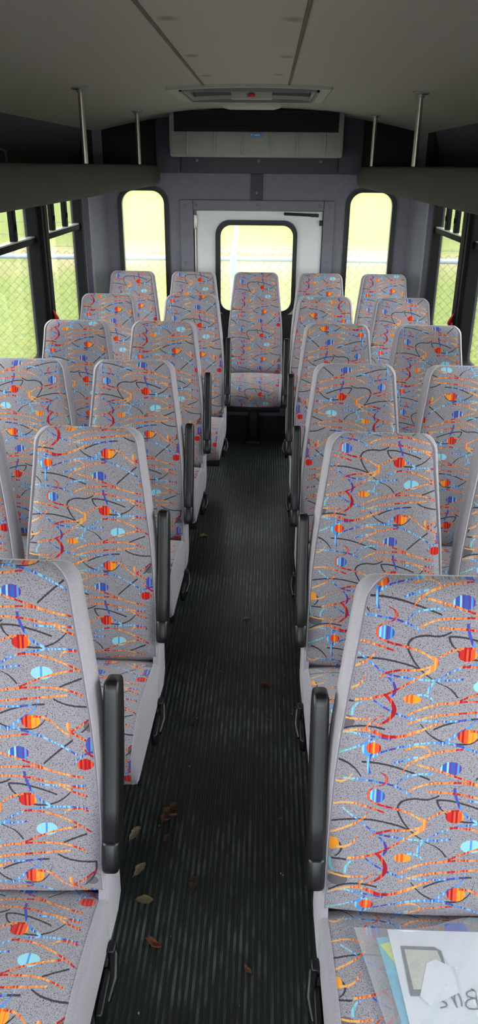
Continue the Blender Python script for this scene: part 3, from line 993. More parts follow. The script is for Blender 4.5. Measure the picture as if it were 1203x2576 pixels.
# frame follows the arch
ex = 0.055
seg = 24
fx0, fx1, fy0, fy1 = HX0 - ex, HX1 + ex, HY0 - 0.05, HY1 + 0.05
def hz(xx): return ceil_z(xx) - 2.09
for (ya, yb) in ((fy0, HY0 + 0.01), (HY1 - 0.01, fy1)):
    pr = []
    for i in range(seg + 1):
        xx = lerp(fx0, fx1, i / seg); pr.append((xx - hc, hz(xx) - 0.012))
    for i in range(seg, -1, -1):
        xx = lerp(fx0, fx1, i / seg); pr.append((xx - hc, hz(xx) + 0.006))
    hf.extrude_profile(pr, 'y', ya - HYC, yb - HYC)
for (xa, xb) in ((fx0, HX0 + 0.01), (HX1 - 0.01, fx1)):
    hf.extrude_profile([(xa - hc, hz(xa) - 0.012), (xb - hc, hz(xb) - 0.012), (xb - hc, hz(xb) + 0.006), (xa - hc, hz(xa) + 0.006)], 'y', HY0 + 0.01 - HYC, HY1 - 0.01 - HYC)
hf.build('frame', M['hatchwhite'], root, angle=30)
hl = MB()   # recess walls
for (A, B) in (((HX0, HY0), (HX1, HY0)), ((HX0, HY1), (HX1, HY1)), ((HX0, HY0), (HX0, HY1)), ((HX1, HY0), (HX1, HY1))):
    x0, x1 = sorted((A[0], B[0])); y0, y1 = sorted((A[1], B[1]))
    hl.box(x0 - 0.006 - hc, x1 + 0.006 - hc, y0 - 0.006 - HYC, y1 + 0.006 - HYC, -0.02 - (0 if y0 == y1 else 0.0), 0.10)
hl.build('recess', M['hatchgrey'], root)
lid = MB(); lid.box(HX0 - 0.03 - hc, HX1 + 0.03 - hc, HY0 - 0.04 - HYC, HY1 + 0.04 - HYC, 0.095, 0.14, bev=0.01)
lid.build('lid', M['blackvoid'], root)
for (xa, xb) in ((-0.295, -0.16), (0.16, 0.295)):
    pn = MB()
    s_ = -1 if xa < 0 else 1
    o1, i1 = (xa, xb) if s_ < 0 else (xb, xa)
    pn.add([(o1, -0.27, 0.055), (i1 + s_ * 0.05, -0.27, 0.06), (i1 - s_ * 0.0, 0.27, 0.03), (o1, 0.27, 0.02),
            (o1, -0.27, 0.07), (i1 + s_ * 0.05, -0.27, 0.075), (i1, 0.27, 0.045), (o1, 0.27, 0.035)],
           [(0, 1, 2, 3), (4, 7, 6, 5), (0, 4, 5, 1), (1, 5, 6, 2), (2, 6, 7, 3), (3, 7, 4, 0)])
    pn.build('lid_panel', M['hatchgrey'], root)
br = MB(); br.box(-0.105, 0.105, 0.20, 0.255, -0.012, 0.06, bev=0.006); br.box(-0.10, 0.10, 0.04, 0.20, 0.02, 0.05, bev=0.004)
br.build('crossbar', M['hatchwhite'], root)
kn = MB(); kn.box(-0.009, 0.009, 0.175, 0.197, 0.002, 0.052, bev=0.003); kn.box(-0.019, 0.019, 0.165, 0.197, -0.004, 0.010, bev=0.004); kn.box(-0.016, 0.016, 0.17, 0.197, 0.042, 0.054, bev=0.003)
ko = kn.build('release_handle', M['red'], root); ko['label'] = 'red release handle'

root = empty('dome_light', (-0.032, 4.69, 2.099), 'off-white rectangular dome light behind the roof hatch', 'ceiling light')
q = MB()
lv = [(0.0, 0.0), (0.0, -0.012), (0.006, -0.028), (0.018, -0.040), (0.05, -0.048)]
rg = []
for ins, zz in lv:
    rg.append([(p[0], p[1], zz) for p in rrect(-0.172 + ins, 0.172 - ins, -0.11 + ins, 0.11 - ins, max(0.035 - ins * 0.4, 0.01), 5)])
n_ = len(rg[0]); vs = [p for r_ in rg for p in r_]; fs = []
for i in range(len(rg) - 1):
    for k in range(n_): fs.append((i * n_ + k, i * n_ + (k + 1) % n_, (i + 1) * n_ + (k + 1) % n_, (i + 1) * n_ + k))
fs.append(tuple((len(rg) - 1) * n_ + k for k in range(n_))); fs.append(tuple(range(n_)))
q.add(vs, fs); q.build('diffuser', M['hatchwhite'], root, angle=50)
q = MB(); q.box(-0.178, 0.178, -0.116, 0.116, -0.006, 0.006, bev=0.003); q.build('base_plate', M['ceiling'], root)

# ------------------------------------------------------------------ seats
FRONT = [(0.28, -0.150), (0.36, -0.150), (0.43, -0.158), (0.455, -0.184), (0.475, -0.192), (0.50, -0.184), (0.60, -0.152), (0.75, -0.118), (0.90, -0.082), (1.02, -0.058), (1.10, -0.045)]
BACKY = [(0.28, -0.05), (0.44, -0.06), (0.60, -0.045), (0.80, -0.018), (1.00, 0.010), (1.10, 0.018)]
HALFW = [(0.28, 0.186), (0.36, 0.192), (0.50, 0.194), (0.62, 0.192), (0.72, 0.189), (0.80, 0.183), (0.95, 0.166), (1.04, 0.155), (1.10, 0.149)]
TOPZ = 1.103


def backrest(name, parent):
    mb = MB(); uv = []
    zs = [0.28, 0.32, 0.36, 0.40, 0.43] + [0.46 + 0.03 * i for i in range(19)]       # up to 1.00
    zs = [z for z in zs if z < 1.02]
    rcorn = 0.038
    zs += [TOPZ - rcorn * (1 - math.sin(a)) for a in [math.radians(d_) for d_ in (0, 15, 30, 42, 54, 64, 73, 81, 87)]]
    NS = 14
    rings = []
    vlen = 0; prev = None
    for z in zs:
        w_ = interp(HALFW, z)
        fy = interp(FRONT, z); by = interp(BACKY, z)
        t = max(0.0, (z - (TOPZ - rcorn)) / rcorn)
        if t > 0:
            w_ = w_ - rcorn + rcorn * math.sqrt(max(0, 1 - t * t)) + 0.0
            th = by - fy; k = 0.042
            tt = max(0.0, (z - (TOPZ - k)) / k)
            q_ = math.sqrt(max(0, 1 - tt * tt))
            mid = (fy + by) / 2 + 0.0
            hw = th / 2
            hw = hw - k + k * q_ if hw > k else hw * q_
            fy, by = mid - hw, mid + hw
        if prev is not None: vlen += math.hypot(z - prev[0], fy - prev[1])
        prev = (z, fy)
        inset = interp([(0.3, 0.008), (0.55, 0.008), (0.75, 0.012), (1.0, 0.017)], z)
        wi = max(w_ - inset, 0.01)
        ring = []
        for i in range(NS + 1):
            s_ = -1 + 2 * i / NS
            bul = 0.008 * (1 - s_ * s_)
            if z > 0.5: bul += 0.0
            ring.append(((s_ * wi), fy - bul, z, s_ * wi))
        # right side
        dep = by - fy
        rr = min(0.02, dep * 0.3)
        sidep = [(wi + 0.0015, fy + 0.003), (wi + inset * 0.45, fy - 0.001), (wi + inset * 0.85, fy + rr * 0.5), (w_, fy + rr), (w_, fy + dep * 0.5), (w_, by - rr), (w_ - rr * 0.5, by - rr * 0.2), (w_ - rr * 1.3, by)]
        for (a, b) in sidep: ring.append((a, b, z, a))
        for (a, b) in reversed(sidep): ring.append((-a, b, z, -a))
        rings.append((ring, vlen))
    nr = len(rings[0][0])
    for ring, vl in rings:
        for p in ring:
            mb.v.append(p[:3]); uv.append((p[3], 0.0))
    # v coordinate = distance from the top, downwards
    tot = rings[-1][1]
    uv = []
    for ring, vl in rings:
        for p in ring: uv.append((p[3], tot - vl))
    for i in range(len(rings) - 1):
        for k in range(nr):
            k2 = (k + 1) % nr
            mb.f.append([i * nr + k, i * nr + k2, (i + 1) * nr + k2, (i + 1) * nr + k])
            mb.m.append(0 if k < NS else 1)
    last = (len(rings) - 1) * nr
    # top cap: strip between front row and back row
    mb.f.append([last + k for k in range(nr)]); mb.m.append(0)
    mb.f.append([k for k in range(nr)][::-1]); mb.m.append(1)
    return mb.build(name, [M['fabric'], M['plain']], parent, angle=60, uv=uv)


def cushion(name, parent):
    mb = MB(); uv = []
    # path of the upper surface from the back to the front edge and down
    path = [(-0.15, 0.405), (-0.168, 0.428), (-0.20, 0.442), (-0.26, 0.450), (-0.33, 0.454), (-0.39, 0.453), (-0.44, 0.446), (-0.48, 0.432), (-0.51, 0.411), (-0.528, 0.386), (-0.537, 0.355), (-0.540, 0.325), (-0.534, 0.306), (-0.520, 0.298)]
    N = len(path)
    NS = 12
    arc = [0]
    for a, b in zip(path, path[1:]): arc.append(arc[-1] + math.dist(a, b))
    rows = []
    for i, (y, z) in enumerate(path):
        t = i / (N - 1)
        hw = lerp(0.197, 0.184, max(0, (-y - 0.2) / 0.34))
        wi = hw - 0.017
        a = path[max(i - 1, 0)]; b = path[min(i + 1, N - 1)]
        ty, tz = b[0] - a[0], b[1] - a[1]; l = math.hypot(ty, tz); ny, nz_ = tz / l, -ty / l
        if nz_ < 0 and abs(ty) > abs(tz) and i < N - 2: ny, nz_ = -ny, -nz_
        # outward normal
        if i < N - 2 and nz_ < 0: ny, nz_ = -ny, -nz_
        row = []
        for k in range(NS + 1):
            s_ = -1 + 2 * k / NS
            bul = 0.006 * (1 - s_ * s_)
            row.append((s_ * wi, y + ny * bul, z + nz_ * bul, s_ * wi))
        rows.append((row, hw, wi, ny, nz_, y, z))
    def push(p, u, v_): mb.v.append(p); uv.append((u, v_)); return len(mb.v) - 1
    idx = []
    for i, (row, *_r) in enumerate(rows):
        idx.append([push(p[:3], p[3], 0.66 + arc[i]) for p in row])
    for i in range(N - 1):
        for k in range(NS):
            mb.f.append([idx[i][k], idx[i][k + 1], idx[i + 1][k + 1], idx[i + 1][k]]); mb.m.append(0)
    for sd in (-1, 1):
        loops = []
        for (fx, fd) in ((0.10, -0.002), (0.55, 0.001), (0.9, 0.007), (1.0, 0.016)):
            lp = []
            for i, (row, hw, wi, ny, nz_, y, z) in enumerate(rows):
                lp.append(push((sd * lerp(wi, hw, fx), y - ny * fd, z - nz_ * fd), sd * wi, arc[i]))
            loops.append(lp)
        edge = [r_[NS if sd > 0 else 0] for r_ in idx]
        chain = [edge] + loops
        for A, B in zip(chain, chain[1:]):
            for i in range(N - 1):
                mb.f.append([A[i], A[i + 1], B[i + 1], B[i]]); mb.m.append(1)
        lastl = chain[-1]
        bl = push((sd * 0.190, -0.16, 0.298), 0, 0)
        bl2 = push((sd * 0.182, -0.50, 0.298), 0, 0)
        mb.f.append(lastl + [bl2, bl]); mb.m.append(1)
        if sd < 0: L_ = (bl, bl2)
        else: R_ = (bl, bl2)
    mb.f.append([L_[0], R_[0], R_[1], L_[1]]); mb.m.append(1)
    mb.f.append([L_[1], R_[1], idx[-1][NS], idx[-1][0]]); mb.m.append(0)
    mb.f.append([L_[0], R_[0], idx[0][NS], idx[0][0]]); mb.m.append(1)
    return mb.build(name, [M['fabric'], M['plain']], parent, angle=50, uv=uv)


def hip_panel(sd, parent):
    """plush covered flank where the backrest meets the cushion"""
    mb = MB()
    pts = [(-0.185, 0.30), (-0.205, 0.36), (-0.195, 0.44), (-0.170, 0.50), (-0.15, 0.55), (-0.11, 0.57), (-0.06, 0.55), (-0.055, 0.44), (-0.06, 0.30), (-0.10, 0.285)]
    outer = [(sd * 0.180, p[0], p[1]) for p in pts]
    cy_, cz_ = -0.12, 0.43
    mid = [(sd * 0.194, lerp(p[0], cy_, 0.06), lerp(p[1], cz_, 0.06)) for p in pts]
    top = [(sd * 0.1985, lerp(p[0], cy_, 0.35), lerp(p[1], cz_, 0.35)) for p in pts]
    n_ = len(pts); fs = []
    for i in range(2):
        for k in range(n_): fs.append((i * n_ + k, i * n_ + (k + 1) % n_, (i + 1) * n_ + (k + 1) % n_, (i + 1) * n_ + k))
    fs.append(tuple(2 * n_ + k for k in range(n_))); fs.append(tuple(range(n_)))
    mb.add(outer + mid + top, fs)
    return mb.build('side_flank', M['plain'], parent, angle=60)


def armrest(sd, parent):
    """folded up armrest on the aisle side"""
    mb = MB()
    xc = sd * 0.2075
    A = Vector((xc, -0.155, 0.545)); B = Vector((xc, -0.042, 0.868))
    ax = (B - A).normalized(); dep = Vector((0, ax.z, -ax.y))     # towards the rear
    prof_ = rrect(-0.0165, 0.0165, -0.032, 0.030, 0.008, 4)
    rings = []
    L_ = (B - A).length
    for t, sc in ((0, 0.80), (0.004, 0.93), (0.012, 1.0), (0.25, 1.0), (0.5, 1.0), (0.8, 0.98), (0.93, 0.95), (0.975, 0.90), (0.993, 0.78), (1.0, 0.62)):
        curve_ = -0.008 * math.sin(math.pi * t)
        c_ = A + ax * (L_ * t) - dep * curve_
        rings.append([c_ + Vector((1, 0, 0)) * (p[0] * sc) + dep * (p[1] * sc) for p in prof_])
    n_ = len(prof_); vs = [p for r_ in rings for p in r_]; fs = []
    for i in range(len(rings) - 1):
        for k in range(n_): fs.append((i * n_ + k, i * n_ + (k + 1) % n_, (i + 1) * n_ + (k + 1) % n_, (i + 1) * n_ + k))
    fs += [tuple(range(n_)), tuple((len(rings) - 1) * n_ + k for k in range(n_))]
    mb.add(vs, fs)
    o = mb.build('armrest', M['plastic'], parent, angle=45)
    hb = MB()
    C_ = A - ax * 0.045
    prof2 = rrect(-0.0178, 0.0178, -0.034, 0.032, 0.012, 4)
    rings = []
    for t, sc in ((0, 0.62), (0.06, 0.84), (0.16, 0.96), (0.35, 1.0), (0.9, 1.0), (0.97, 0.96), (1.0, 0.9)):
        c_ = C_ + ax * (0.068 * t)
        rings.append([c_ + Vector((1, 0, 0)) * (p[0] * sc) + dep * (p[1] * sc) for p in prof2])
    n_ = len(prof2); vs = [p for r_ in rings for p in r_]; fs = []
    for i in range(len(rings) - 1):
        for k in range(n_): fs.append((i * n_ + k, i * n_ + (k + 1) % n_, (i + 1) * n_ + (k + 1) % n_, (i + 1) * n_ + k))
    fs += [tuple(range(n_)), tuple((len(rings) - 1) * n_ + k for k in range(n_))]
    hb.add(vs, fs)
    hb.build('armrest_hinge', M['plastic'], o, angle=45)
    return o


def lever(sd, parent):
    mb = MB()
    xo = 0.200
    mb.tube([(sd * (xo - 0.004), -0.190, 0.306), (sd * (xo + 0.004), -0.206, 0.298), (sd * (xo + 0.008), -0.240, 0.274), (sd * (xo + 0.002), -0.278, 0.258)],
            [0.006, 0.010, 0.012, 0.008], 10)
    mb.box(*(sorted((sd * 0.186, sd * 0.204)) + [-0.325, -0.225, 0.245, 0.290]), bev=0.006)
    mb.box(*(sorted((sd * 0.190, sd * 0.208)) + [-0.212, -0.186, 0.288, 0.314]), bev=0.005)
    return mb.build('recline_lever', M['plastic'], parent, angle=45)


def seat_frame(parent):
    mb = MB()
    mb.box(-0.18, 0.18, -0.48, -0.44, 0.245, 0.297, bev=0.006)
    mb.box(-0.18, 0.18, -0.06, -0.02, 0.235, 0.279, bev=0.006)
    for xx in (-0.16, 0.13):
        mb.box(xx, xx + 0.03, -0.45, -0.03, 0.25, 0.279, bev=0.004)
    return mb.build('seat_frame', M['rubber'], parent, angle=40)


def pedestal(parent):
    mb = MB()
    mb.box(-0.035, 0.035, -0.32, -0.12, 0.015, 0.26, bev=0.01)
    mb.box(-0.05, 0.05, -0.44, -0.02, 0.0, 0.022, bev=0.005)
    return mb.build('leg', M['rubber'], parent, angle=40)


def make_proto(loc, arm):
    root = empty('passenger_seat', loc)
    backrest('backrest', root)
    cushion('seat_cushion', root)
    hip_panel(-1, root); hip_panel(1, root)
    seat_frame(root); pedestal(root)
    if arm:
        armrest(arm, root); lever(arm, root)
    return root


def copy_tree(o, parent=None):
    q = o.copy(); COL.objects.link(q)
    if parent: q.parent = parent
    for ch in list(o.children): copy_tree(ch, q)
    return q


RY = {1: 1.233, 2: 2.032, 3: 2.837, 4: 3.627, 5: 4.437, 6: 5.463}
seats = [  # row, kind, x, y offset, pattern shift, flip
    (1, 'LA', -0.416, 0.010, 0.02, 1), (1, 'RA', 0.397, -0.012, 0.057, 1),
    (2, 'LW', -0.818, 0.0, 0.35, 1), (2, 'LA', -0.417, 0.0, -0.245, 1), (2, 'RA', 0.398, -0.004, 0.235, 1), (2, 'RW', 0.810, -0.004, 0.9, 1),
    (3, 'LW', -0.822, 0.0, 0.12, -1), (3, 'LA', -0.419, 0.0, 0.12, 1), (3, 'RA', 0.406, -0.004, 0.1, -1), (3, 'RW', 0.822, -0.006, 0.62, -1),
    (4, 'LW', -0.820, 0.0, 0.62, 1), (4, 'LA', -0.406, 0.0, 0.55, 1), (4, 'RA', 0.404, 0.0, 0.90, -1), (4, 'RW', 0.826, -0.008, 0.12, 1),
    (5, 'LW', -0.825, 0.0, 0.70, 1), (5, 'LA', -0.348, 0.0, 0.95, 1), (5, 'RA', 0.401, -0.005, 0.65, -1), (5, 'RW', 0.833, -0.01, 0.12, 1),
    (6, 'LW', -0.854, 0.0, 0.25, 1), (6, 'LA', -0.430, 0.0, 0.30, 1), (6, 'M', 0.0, 0.012, 0.157, 1), (6, 'RA', 0.438, -0.01, 0.55, 1), (6, 'RW', 0.872, -0.008, 0.62, 1),
]
rowname = {1: 'nearest the viewer', 2: 'in the second row from the viewer', 3: 'in the third row from the viewer',
           4: 'in the fourth row from the viewer', 5: 'just ahead of the rear bench row', 6: 'in the last row'}
posname = {'LA': 'left aisle seat', 'LW': 'left window seat', 'RA': 'right aisle seat', 'RW': 'right window seat', 'M': 'middle seat'}
protos = {}
for row, kd, xx, dy, sh, fl in seats:
    arm = {'LA': 1, 'RA': -1}.get(kd, 0)
    if row == 6: arm = 0
    if arm not in protos:
        o = make_proto((xx, RY[row] + dy, 0), arm); protos[arm] = o
    else:
        o = copy_tree(protos[arm]); o.location = (xx, RY[row] + dy, 0)
    lab = 'grey patterned %s %s' % (posname[kd], rowname[row])
    if row == 1 and kd == 'RA': lab = 'grey patterned right aisle seat nearest the viewer, plastic bag on its cushion'
    if kd == 'M': lab = 'grey patterned middle seat of the last row, facing down the aisle'
    tag(o, lab, 'bus seat', 'patterned passenger seats')
    for ch in o.children:
        ch['pattern_shift'] = float(sh); ch['pattern_flip'] = float(fl)

# ------------------------------------------------------------------ bag of papers on the near right seat
def sheet(pts, z, th, tilt=0.0):
    mb = MB()
    n_ = len(pts)
    mb.add([(p[0], p[1], z) for p in pts] + [(p[0], p[1], z + th) for p in pts],
           [tuple(range(n_))[::-1], tuple(range(n_, 2 * n_))] + [(i, (i + 1) % n_, n_ + (i + 1) % n_, n_ + i) for i in range(n_)])
    return mb


BZ = 0.4615
mb = MB()
bagpts = [(0.262, 0.985), (0.300, 0.80), (0.318, 0.715), (0.60, 0.715), (0.60, 1.01), (0.49, 1.022), (0.40, 1.008)]
NXg, NYg = 26, 22
top_ = {}; bot_ = {}
random.seed(3)
for i in range(NXg + 1):
    for j in range(NYg + 1):
        v_ = j / NYg; u_ = i / NXg
        yb = lerp(0.715, 1.0, v_)
        xl = lerp(0.318, 0.262, v_); xr = 0.60
        xx = lerp(xl, xr, u_)
        yy = yb + v_ * (0.03 * math.exp(-((xx - 0.49) / 0.07) ** 2) - 0.006)
        e_ = min(u_, 1 - u_, v_, 1 - v_)
        puff = 0.012 * min(1, e_ / 0.12) ** 0.7
        wr = 0.0016 * math.sin(37 * xx + 21 * yy) + 0.0012 * math.sin(90 * xx - 60 * yy)
        wr *= (1 if e_ > 0 else 0)
        if u_ < 0.3: wr *= 1.8
        top_[i, j] = len(mb.v); mb.v.append((xx, yy, BZ + 0.0012 + puff + wr))
        bot_[i, j] = len(mb.v); mb.v.append((xx, yy, BZ))
for i in range(NXg):
    for j in range(NYg):
        mb.f.append([top_[i, j], top_[i + 1, j], top_[i + 1, j + 1], top_[i, j + 1]]); mb.m.append(0)
        mb.f.append([bot_[i, j], bot_[i, j + 1], bot_[i + 1, j + 1], bot_[i + 1, j]]); mb.m.append(0)
bag = mb.build('plastic_bag', M['film'], angle=80)
tag(bag, 'clear plastic bag of papers lying on the nearest right seat cushion', 'plastic bag')
o = sheet([(0.302, 0.972), (0.336, 0.735), (0.45, 0.735), (0.45, 0.995)], BZ + 0.0012, 0.0015).build('cyan_sheet', M['cyanpaper'], smooth=False)
o.name = 'blue_sheet'; tag(o, 'light blue paper sheet showing left of the white envelope', 'paper')
o = sheet([(0.306, 0.958), (0.334, 0.915), (0.36, 0.915), (0.36, 0.975)], BZ + 0.003, 0.0008).build('yellow_note', M['yellowpaper'], smooth=False)
tag(o, 'yellow note showing left of the white envelope', 'note')
o = sheet([(0.430, 0.99), (0.478, 0.99), (0.470, 1.008), (0.436, 1.006)], BZ + 0.003, 0.0008).build('blue_card', M['bluepaper'], smooth=False)
tag(o, 'dark blue card peeking above the white envelope', 'card')
env = empty('envelope', (0.46, 0.85, BZ + 0.0045), 'white paper envelope with the handwritten word Bus in the plastic bag', 'envelope')
def sub(v): return v[0] - 0.46, v[1] - 0.85
o = sheet([sub(p) for p in [(0.324, 0.988), (0.338, 0.80), (0.346, 0.722), (0.59, 0.722), (0.59, 0.99)]], 0, 0.0015).build('envelope_body', M['paper'], env, smooth=False)
o = sheet([sub(p) for p in [(0.385, 0.922), (0.402, 0.930), (0.430, 0.915), (0.430, 0.87), (0.378, 0.845), (0.362, 0.862)]], 0.0035, 0.0008).build('folded_flap', M['paper'], env, smooth=False)
ink = MB()
def cpx(p):   # crop pixel -> world on the envelope
    px = 850 + p[0] / 3.408; py = 2240 + p[1] / 3.408
    return (0.396 + (px - 1108) * 0.000683 - 0.46, 0.857 - (py - 2515) * 0.00074 - 0.85, 0.0022)
for st in ([(905, 874), (880, 868), (855, 878), (842, 898), (846, 922), (866, 936), (896, 944), (918, 954), (928, 970), (920, 984), (898, 990), (868, 998)],
           [(943, 880), (955, 874), (968, 880), (982, 902), (994, 935), (1004, 970), (1010, 990), (1006, 960), (1004, 925), (1010, 895), (1022, 876), (1036, 870), (1048, 880), (1056, 910), (1058, 945), (1054, 978)],
           [(1165, 836), (1182, 840), (1196, 852), (1196, 880), (1192, 930), (1190, 996)],
           [(1196, 850), (1160, 848), (1128, 862), (1116, 880), (1124, 896), (1150, 906), (1192, 912)],
           [(1192, 912), (1150, 914), (1112, 930), (1092, 952), (1090, 976), (1108, 994), (1145, 998), (1190, 992)]):
    ink.tube([cpx(p) for p in st], 0.0011, 6)
ink.build('handwriting', M['ink'], env)['label'] = 'handwritten word Bus in dark ink'
card = empty('printed_card', (0.39, 0.91, BZ + 0.0065), 'small slate-edged printed card on top of the white envelope', 'card')
def sub2(v): return v[0] - 0.39, v[1] - 0.91
sheet([sub2(p) for p in [(0.343, 0.955), (0.405, 0.955), (0.416, 0.948), (0.418, 0.925), (0.41, 0.865), (0.346, 0.862)]], 0, 0.0006).build('card_border', M['cardgrey'], card, smooth=False)
sheet([sub2(p) for p in [(0.349, 0.948), (0.408, 0.948), (0.412, 0.93), (0.402, 0.874), (0.353, 0.874)]], 0.0007, 0.0003).build('card_print', M['cardcream'], card, smooth=False)

# ------------------------------------------------------------------ leaves on the floor
def leaf(xx, yy, ln, wd, ang, mat, label, curl=0.3, seed=0, jg=(0.75, 1.15)):
    rnd = random.Random(seed)
    mb = MB()
    NU, NV = 14, 6
    P = {}
    jag = [rnd.uniform(*jg) for _ in range(NU + 1)]
    jag2 = [rnd.uniform(*jg) for _ in range(NU + 1)]
    for i in range(NU + 1):
        t = i / NU
        prof_ = math.sin(math.pi * min(1, t * 0.96 + 0.02)) ** 0.75
        for j in range(-NV, NV + 1):
            s_ = j / NV
            jj = jag[i] if s_ > 0 else jag2[i]
            wv = wd * 0.5 * prof_ * s_ * jj
            zc = 0.0025 + curl * (abs(s_) ** 2) * wd * 0.35 * prof_ + 0.004 * curl * math.sin(t * 7 + seed) + curl * 0.25 * ln * (t - 0.5) ** 2
            P[i, j] = len(mb.v)
            mb.v.append(((t - 0.5) * ln, wv * math.cos(curl * abs(s_)), zc + 0.002))
    for i in range(NU):
        for j in range(-NV, NV):
            mb.f.append([P[i, j], P[i + 1, j], P[i + 1, j + 1], P[i, j + 1]]); mb.m.append(0)
    mn = min(v[2] for v in mb.v)
    mb.v = [(a, b, c_ - mn + 0.0004) for a, b, c_ in mb.v]
    root = empty('dry_leaf', (xx, yy, 0.0), label, 'leaf', 'dry leaves on the aisle floor', rz=ang)
    o = mb.build('blade', mat, root)
    md = o.modifiers.new('thick', 'SOLIDIFY'); md.thickness = 0.0006
    st = MB(); st.tube([(-ln * 0.62, 0.001, 0.0016), (-ln * 0.3, 0, 0.003), (ln * 0.3, 0, 0.0035)], 0.0009, 5)
    st.build('stem', mat, root)
    return root


leaf(-0.182, 1.692, 0.085, 0.066, 1.1, M['leaf_brown'], 'large crumpled brown leaf left of the aisle middle', 0.9, 1, (0.45, 1.3))
leaf(-0.180, 1.597, 0.045, 0.030, 1.4, M['leaf_dark'], 'dark curled leaf just before the large crumpled brown leaf', 0.5, 2)
leaf(-0.276, 1.618, 0.056, 0.030, 1.15, M['leaf_tan'], 'speckled tan leaf beside the nearest left armrest', 0.5, 3)
leaf(-0.243, 1.497, 0.052, 0.026, 1.1, M['leaf_tan'], 'narrow greyish leaf just below the nearest left armrest', 0.4, 4)
leaf(-0.090, 1.460, 0.045, 0.032, 1.5, M['leaf_dark'], 'dull dark leaf lying near the middle of the near aisle', 0.4, 5)
leaf(-0.215, 1.400, 0.046, 0.030, 0.0, M['leaf_olive'], 'olive tan flat leaf left in the near aisle', 0.3, 6)
leaf(-0.174, 1.275, 0.048, 0.030, -0.6, M['leaf_rust'], 'rust orange folded leaf nearest the viewer on the left', 0.9, 7)
leaf(0.062, 1.218, 0.028, 0.016, -0.9, M['leaf_rust'], 'small orange leaf scrap nearest the viewer right of centre', 0.6, 8)
leaf(0.103, 2.336, 0.055, 0.028, -0.2, M['leaf_brown'], 'brown leaf in the aisle level with the nearest right armrest top', 0.5, 9)
leaf(0.016, 2.786, 0.034, 0.020, 0.3, M['leaf_tan'], 'small tan leaf scrap in the middle of the aisle', 0.6, 10)
leaf(-0.228, 3.575, 0.045, 0.042, 0.4, M['leaf_olive'], 'farthest leaf, small and brown at the left edge of the aisle', 0.5, 11)
leaf(-0.148, 2.122, 0.050, 0.024, 1.1, M['leaf_dark'], 'faint dark leaf in the aisle behind the nearest left armrest', 0.3, 12)

cr_ = MB()
rnd = random.Random(5)
for i in range(70):
    xx = rnd.uniform(-0.25, 0.26); yy = rnd.uniform(1.1, 4.8); s_ = rnd.uniform(0.0007, 0.0018)
    if i % 6 == 0:
        a_ = rnd.uniform(0, 3.1); l_ = rnd.uniform(0.006, 0.018)
        cr_.tube([(xx, yy, 0.001), (xx + l_ * 0.5 * math.cos(a_), yy + l_ * 0.5 * math.sin(a_) + 0.002, 0.0015), (xx + l_ * math.cos(a_), yy + l_ * math.sin(a_), 0.001)], 0.0006, 5)
    else:
        cr_.box(xx - s_, xx + s_, yy - s_ * 1.4, yy + s_ * 1.4, -0.0005, s_)
tag(cr_.build('floor_crumbs', M['crumb'], smooth=False), 'pale crumbs and fibres scattered over the aisle floor', 'crumbs', kind='stuff')

# ------------------------------------------------------------------ outside
g = MB()
g.add([(-160, 6.6, GZ), (160, 6.6, GZ), (160, 260, GZ), (-160, 260, GZ)], [(0, 1, 2, 3)])
tag(g.build('ground', M['grass'], smooth=False), 'green mown field behind the fence', 'grass', kind='structure')
g = MB()
g.add([(-60, -40, GZ - 0.01), (60, -40, GZ - 0.01), (60, 6.62, GZ - 0.01), (-60, 6.62, GZ - 0.01)], [(0, 1, 2, 3)])
tag(g.build('bounce_ground', simple('bounce_grey_gravel', (128, 124, 118), 0.9, noise=0.25, scale=40), smooth=False), 'unseen grey gravel added around the bus for neutral bounce light', kind='structure')  # unseen ground, added in grey to cut the green bounce indoors

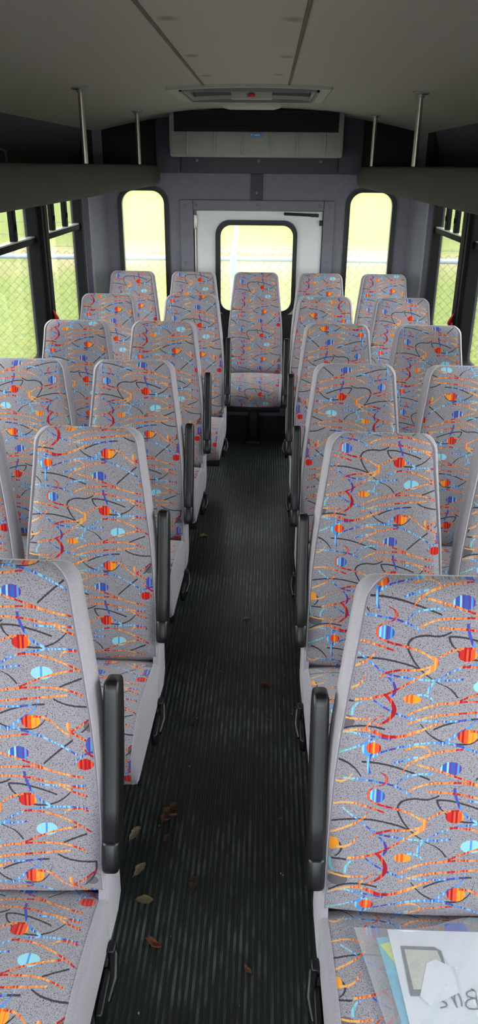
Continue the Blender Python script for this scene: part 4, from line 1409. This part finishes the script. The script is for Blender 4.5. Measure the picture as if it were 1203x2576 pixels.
FY = 6.75
RZ = 1.052
root = empty('chain_link_fence', (0, FY, GZ), 'galvanised chain link fence with barbed wire behind the bus', 'fence')
p = MB(); p.cyl((-9, 0, RZ - GZ), (9, 0, RZ - GZ), 0.021, 16); p.build('top_rail', M['galv'], root)
for px in (-6.4, -3.3, -0.212, 2.88, 5.97):
    p = MB(); p.cyl((px, -0.005, 0), (px, -0.005, RZ - GZ + 0.0), 0.026, 16)
    p.cyl((px, -0.005, RZ - GZ - 0.12), (px, -0.005, RZ - GZ + 0.03), 0.031, 16)
    po = p.build('post', M['galv'], root)
    p = MB(); p.tube([(px, -0.005, RZ - GZ + 0.02), (px + 0.012, 0.05, RZ - GZ + 0.14), (px + 0.03, 0.13, RZ - GZ + 0.33)], 0.018, 12)
    p.build('barb_arm', M['galv'], po)
# fabric of the fence: vertical zig-zag wires
mesh_ = MB()
DG = 0.0735
HT = RZ - GZ + 0.045
k = 0
xx = -6.6
while xx < 6.6:
    pts = []
    z = HT
    i = 0
    sgn = 1 if True else -1
    while z > 0.35:
        pts.append((xx + (DG / 2 if i % 2 == 0 else 0.0) + (0), (0.027 if i % 2 == 0 else 0.031), z))
        z -= DG * 0.5; i += 1
    mesh_.tube(pts, 0.0021, 3, caps=False)
    pts = []
    z = HT; i = 0
    while z > 0.35:
        pts.append((xx - (DG / 2 if i % 2 == 0 else 0.0) + 0, (0.031 if i % 2 == 0 else 0.027), z))
        z -= DG * 0.5; i += 1
    mesh_.tube(pts, 0.0021, 3, caps=False)
    xx += DG
o = mesh_.build('wire_mesh', M['wire'], root, smooth=False)
for q_, (zz, yy) in enumerate(((0.085, 0.05), (0.175, 0.09), (0.27, 0.13))):
    b = MB()
    b.tube([(-9, yy, RZ - GZ + zz), (0, yy, RZ - GZ + zz - 0.006), (9, yy, RZ - GZ + zz)], 0.0022, 4)
    x_ = -5.0
    while x_ < 5:
        b.tube([(x_ - 0.012, yy - 0.012, RZ - GZ + zz + 0.012), (x_ + 0.012, yy + 0.012, RZ - GZ + zz - 0.014)], 0.0015, 3)
        x_ += 0.125
    b.build('barbed_wire', M['barb'], root, smooth=False)
